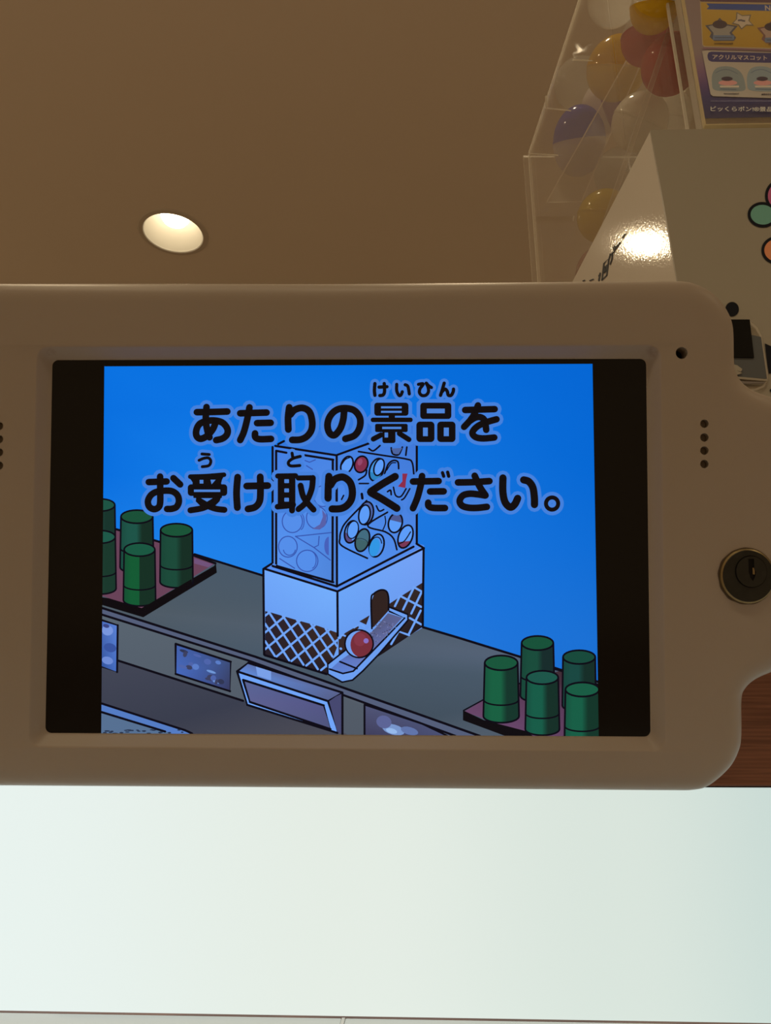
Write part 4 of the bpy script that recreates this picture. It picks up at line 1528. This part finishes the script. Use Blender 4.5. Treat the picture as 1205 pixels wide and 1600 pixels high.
# sleeve hooked on the front sheet
YP = YS - 0.006
sv0 = on_y(1103, 197, YP)
sx3 = on_y(1088, 100, YP).x - 0.0015
box('sleeve_front', (sx3, YP - 0.0022, sv0.z), (sx3 + 0.16, YP - 0.0014, zt_), M['sleeve'], sg, 0, sb)
box('sleeve_back', (sx3, YP + 0.0014, sv0.z), (sx3 + 0.16, YP + 0.0020, zt_), M['sleeve'], sg, 0, sb)
box('sleeve_side', (sx3 - 0.0012, YP - 0.0022, sv0.z - 0.001), (sx3, YP + 0.0020, zt_), M['sleeve_edge'], sg, 0.0002, sb)
box('sleeve_bottom', (sx3, YP - 0.0022, sv0.z - 0.0012), (sx3 + 0.16, YP + 0.0020, sv0.z), M['sleeve_edge'], sg, 0.0002, sb)
box('sleeve_hook', (sx3 + 0.06, YP + 0.0021, zt_ - 0.02), (sx3 + 0.10, YS - 0.0001, zt_), M['sleeve'], sg, 0, sb)

# poster in the sleeve
pz0 = on_y(1104, 185.5, YP).z
po = Vector((sx3 + 0.08, YP, pz0))
ps = empty('prize_poster', po, 'purple and yellow printed prize poster in the clear sleeve above the carton', 'poster')
st4 = [0]


def PM(x, y, w):
    return on_y(x, y, YP - 0.0004 - w) - po


box('paper', (sx3 + 0.0008, YP - 0.0003, pz0), (sx3 + 0.152, YP + 0.0003, zt_ - 0.01), M['carton'], ps, 0, po)
pp = Pic(PM, M['print'], alb, st4)
pp.step = 1.5e-5
xl = lambda y: (on_y(1088, 100, YP).x)
xa, xb = sx3 + 0.0008, sx3 + 0.152


def wpx(x, y, z):
    d = Vector((x, y, z)) - EYE
    k = d.dot(FW)
    return (602.5 + F * d.dot(RT) / k, 800 - F * d.dot(UP) / k)


zrows = [pz0, pz0 + 0.022, pz0 + 0.036, pz0 + 0.052, pz0 + 0.075, zt_ - 0.01]
cr_ = [(42, 35, 46), (46, 38, 56), (66, 44, 62), (92, 60, 66), (104, 80, 66), (104, 80, 66)]
pts, fcs, cl = [], [], []
for z, c in zip(zrows, cr_):
    pts += [wpx(xa, YP - 0.0004, z), wpx(xb, YP - 0.0004, z)]
    cl += [c, c]
for j in range(5):
    fcs.append((2 * j, 2 * j + 1, 2 * j + 3, 2 * j + 2))
pp._add(pts, fcs, cl, pp.layer())
pp.done('printed_ground', ps)
pp.crop(1085, 0, 8)
pp.poly([(60, -60), (72, 30), (100, 560), (125, 585), (1400, 625), (1400, -40)], (132, 104, 66))
pp.poly([(82, 30), (112, 560), (135, 574), (1400, 612), (1400, 60)], [(140, 102, 36), (128, 90, 26), (126, 88, 24), (132, 92, 26), (144, 106, 40)])
pp.poly([(70, -200), (65, -10), (80, 20), (1400, 40), (1400, -200)], (70, 44, 46))
pp.done('printed_panel', ps)
pp.poly([(150, 42), (1300, 62), (1300, 146), (155, 116), (186, 80)], (44, 56, 84))
pp.text('N', [(882, 66), (952, 68), (956, 132), (886, 130)], (188, 166, 112), 0.03)
pp.done('printed_ribbon', ps)


def badge(dx, dy, c1, c2, c3):
    q = lambda l: [(x + dx, y + dy) for x, y in l]
    pp.poly(q([(320, 222), (390, 300), (545, 325), (470, 410), (525, 470), (495, 512), (250, 512), (190, 460), (215, 410), (135, 318), (250, 300)]), c3)
    pp.poly(q([(320, 245), (385, 315), (505, 335), (440, 410), (480, 470), (240, 480), (240, 410), (175, 330), (255, 312)]), c1)
    pp.ell(320 + dx, 305 + dy, 92, 52, c2, n=24)
    pp.rect(232 + dx, 440 + dy, 500 + dx, 500 + dy, (78, 80, 82), 10)
    pp.line(q([(262, 470), (470, 470)]), 9, (54, 50, 50), smooth=False)
    pp.done('printed_badge', ps)


badge(0, 0, (112, 96, 76), (54, 40, 38), (62, 56, 54))
badge(650, 30, (128, 96, 72), (46, 34, 34), (92, 58, 46))
pp.poly([(528, 148), (600, 190), (712, 182), (690, 258), (748, 322), (652, 318), (590, 370), (550, 316), (468, 296), (522, 240)], (92, 76, 56))
pp.poly([(540, 166), (600, 202), (694, 196), (676, 258), (722, 308), (648, 306), (592, 352), (560, 304), (492, 286), (536, 240)], (152, 132, 100))
pp.line([(555, 255), (590, 252)], 22, (78, 66, 60), smooth=False)
pp.line([(600, 258), (628, 262)], 22, (78, 66, 60), smooth=False)
pp.done('printed_burst', ps)


def tiny(x0, x1, y, h, col, seed):
    r = random.Random(seed)
    x = x0
    while x < x1:
        wd = r.uniform(8, 20)
        pp.line([(x, y + r.uniform(-3, 3)), (min(x + wd, x1), y + r.uniform(-3, 3))], h * r.uniform(.35, .6), col, smooth=False)
        pp.line([(x + wd / 2, y - h / 2), (x + wd / 2, y + h / 2)], h * .25, col, smooth=False)
        x += wd + r.uniform(5, 9)


tiny(252, 482, 543, 22, (88, 60, 26), 1)
tiny(930, 1100, 550, 24, (78, 54, 30), 2)
pp.line([(110, 602), (600, 612), (1350, 640)], 12, (104, 64, 62), smooth=False)
pp.poly([(98, 640), (165, 630), (1400, 668), (1400, 1240), (235, 1202), (205, 1180)], [(132, 110, 84), (134, 112, 86), (126, 104, 78), (126, 104, 80), (132, 112, 88), (132, 112, 88)])
pp.done('printed_panel', ps)
pp.poly([(165, 690), (180, 655), (215, 645), (1350, 672), (1350, 792), (220, 772), (182, 755), (168, 725)], (44, 37, 58))
pp.text('アクリルマスコット', [(228, 680), (912, 694), (912, 756), (228, 742)], (196, 180, 158), 0.02)
pp.done('printed_heading', ps)


def dome(dx, c):
    q = lambda l: [(x + dx, y) for x, y in l]
    pp.poly(catmull([Vector((x, y)) for x, y in q([(222, 1040), (226, 930), (280, 850), (400, 828), (520, 856), (600, 930), (636, 1050), (622, 1132), (420, 1142), (250, 1122)])], 4, True), c)
    pp.line(q([(270, 910), (340, 876), (430, 872), (540, 920)]), 10, (78, 76, 72))
    pp.ell(420 + dx, 1035, 118, 34, (146, 92, 72), n=20)
    pp.ell(410 + dx, 985, 72, 28, (52, 38, 36), n=18)
    pp.rect(320 + dx, 1070, 560 + dx, 1092, (160, 140, 116), 8)
    pp.line(q([(330, 1112), (520, 1118)]), 10, (70, 66, 64), smooth=False)
    pp.done('printed_picture', ps)


dome(0, (97, 93, 78))
dome(440, (97, 93, 78))
tiny(372, 560, 1170, 18, (84, 70, 56), 4)
tiny(845, 1000, 1178, 20, (60, 48, 42), 5)
tiny(205, 1010, 1262, 14, (92, 78, 74), 6)
pp.text('ビッくらポン!®景品', [(205, 1326), (985, 1334), (985, 1396), (205, 1390)], (136, 116, 96), 0.012)
pp.done('printed_lettering', ps)

# ------------------------------------------------------------------ clear pocket on the carton front
pk = on_y(1160, 600, YB - 0.001)
pk0 = Vector((pk.x, YB - 0.001, pk.z))
pkt = empty('card_pocket', pk0, 'small clear rounded plastic pocket with black and grey cards on the carton front', 'pocket')
YK = YB - 0.0012
yk = lambda x, y, d: on_y(x, y, YK - d)
outl = [(1100, 500), (1160, 500), (1173, 503), (1183, 511), (1189.5, 523), (1195, 552), (1200.5, 584), (1199.5, 595), (1194, 605), (1182, 610), (1150, 612), (1100, 612)]
slab('back_sheet', [yk(x, y, 0) for x, y in outl], (0, -1, 0), 0.0006, [M['sleeve'], M['acrylic_edge']], pkt, pk0)
slab('grey_card', [yk(x, y, 0.0010) for x, y in [(1110, 523), (1176, 524), (1189, 527), (1198.2, 592), (1150, 589.5), (1110, 588)]], (0, -1, 0), 0.0004,
     pmat('grey_card', alb((46, 40, 30)), 0.6), pkt, pk0)
slab('black_card', [yk(x, y, 0.0018) for x, y in [(1110, 500), (1171, 500), (1177.8, 559.5), (1110, 558)]], (0, -1, 0), 0.0008, M['black'], pkt, pk0)
slab('pale_card_edge', [yk(x, y, 0.0018) for x, y in [(1140, 588), (1198, 593), (1198, 596), (1140, 591.5)]], (0, -1, 0), 0.0006, M['carton'], pkt, pk0)
slab('dark_slip', [yk(x, y, 0.0018) for x, y in [(1145, 595), (1196, 597.5), (1194, 599.5), (1145, 600)]], (0, -1, 0), 0.0004,
     pmat('dark_slip', alb((70, 54, 38)), 0.6), pkt, pk0)
slab('torn_print', [yk(x, y, 0.0024) for x, y in [(1140, 568), (1152, 571), (1160, 577), (1158, 581), (1150, 579), (1160, 583), (1152, 586), (1140, 586)]], (0, -1, 0), 0.0003,
     M['carton'], pkt, pk0)
rim = []
oi = [(x - (3 if x > 1180 else 0), y - (3 if y > 600 else 0)) for x, y in outl]
rv = [yk(x, y, 0.0012) - pk0 for x, y in outl[1:11]] + [yk(x, y, 0.0012) - pk0 for x, y in [(1159, 502), (1171, 505.5), (1180.5, 513.5), (1186.8, 524), (1192.5, 552.5), (1197.5, 584), (1196.8, 594), (1192, 602.5), (1181, 607), (1150, 609)]]
mesh_obj('pocket_rim', rv, [(i, i + 1, i + 11, i + 10) for i in range(9)], M['acrylic_strip'], pkt)
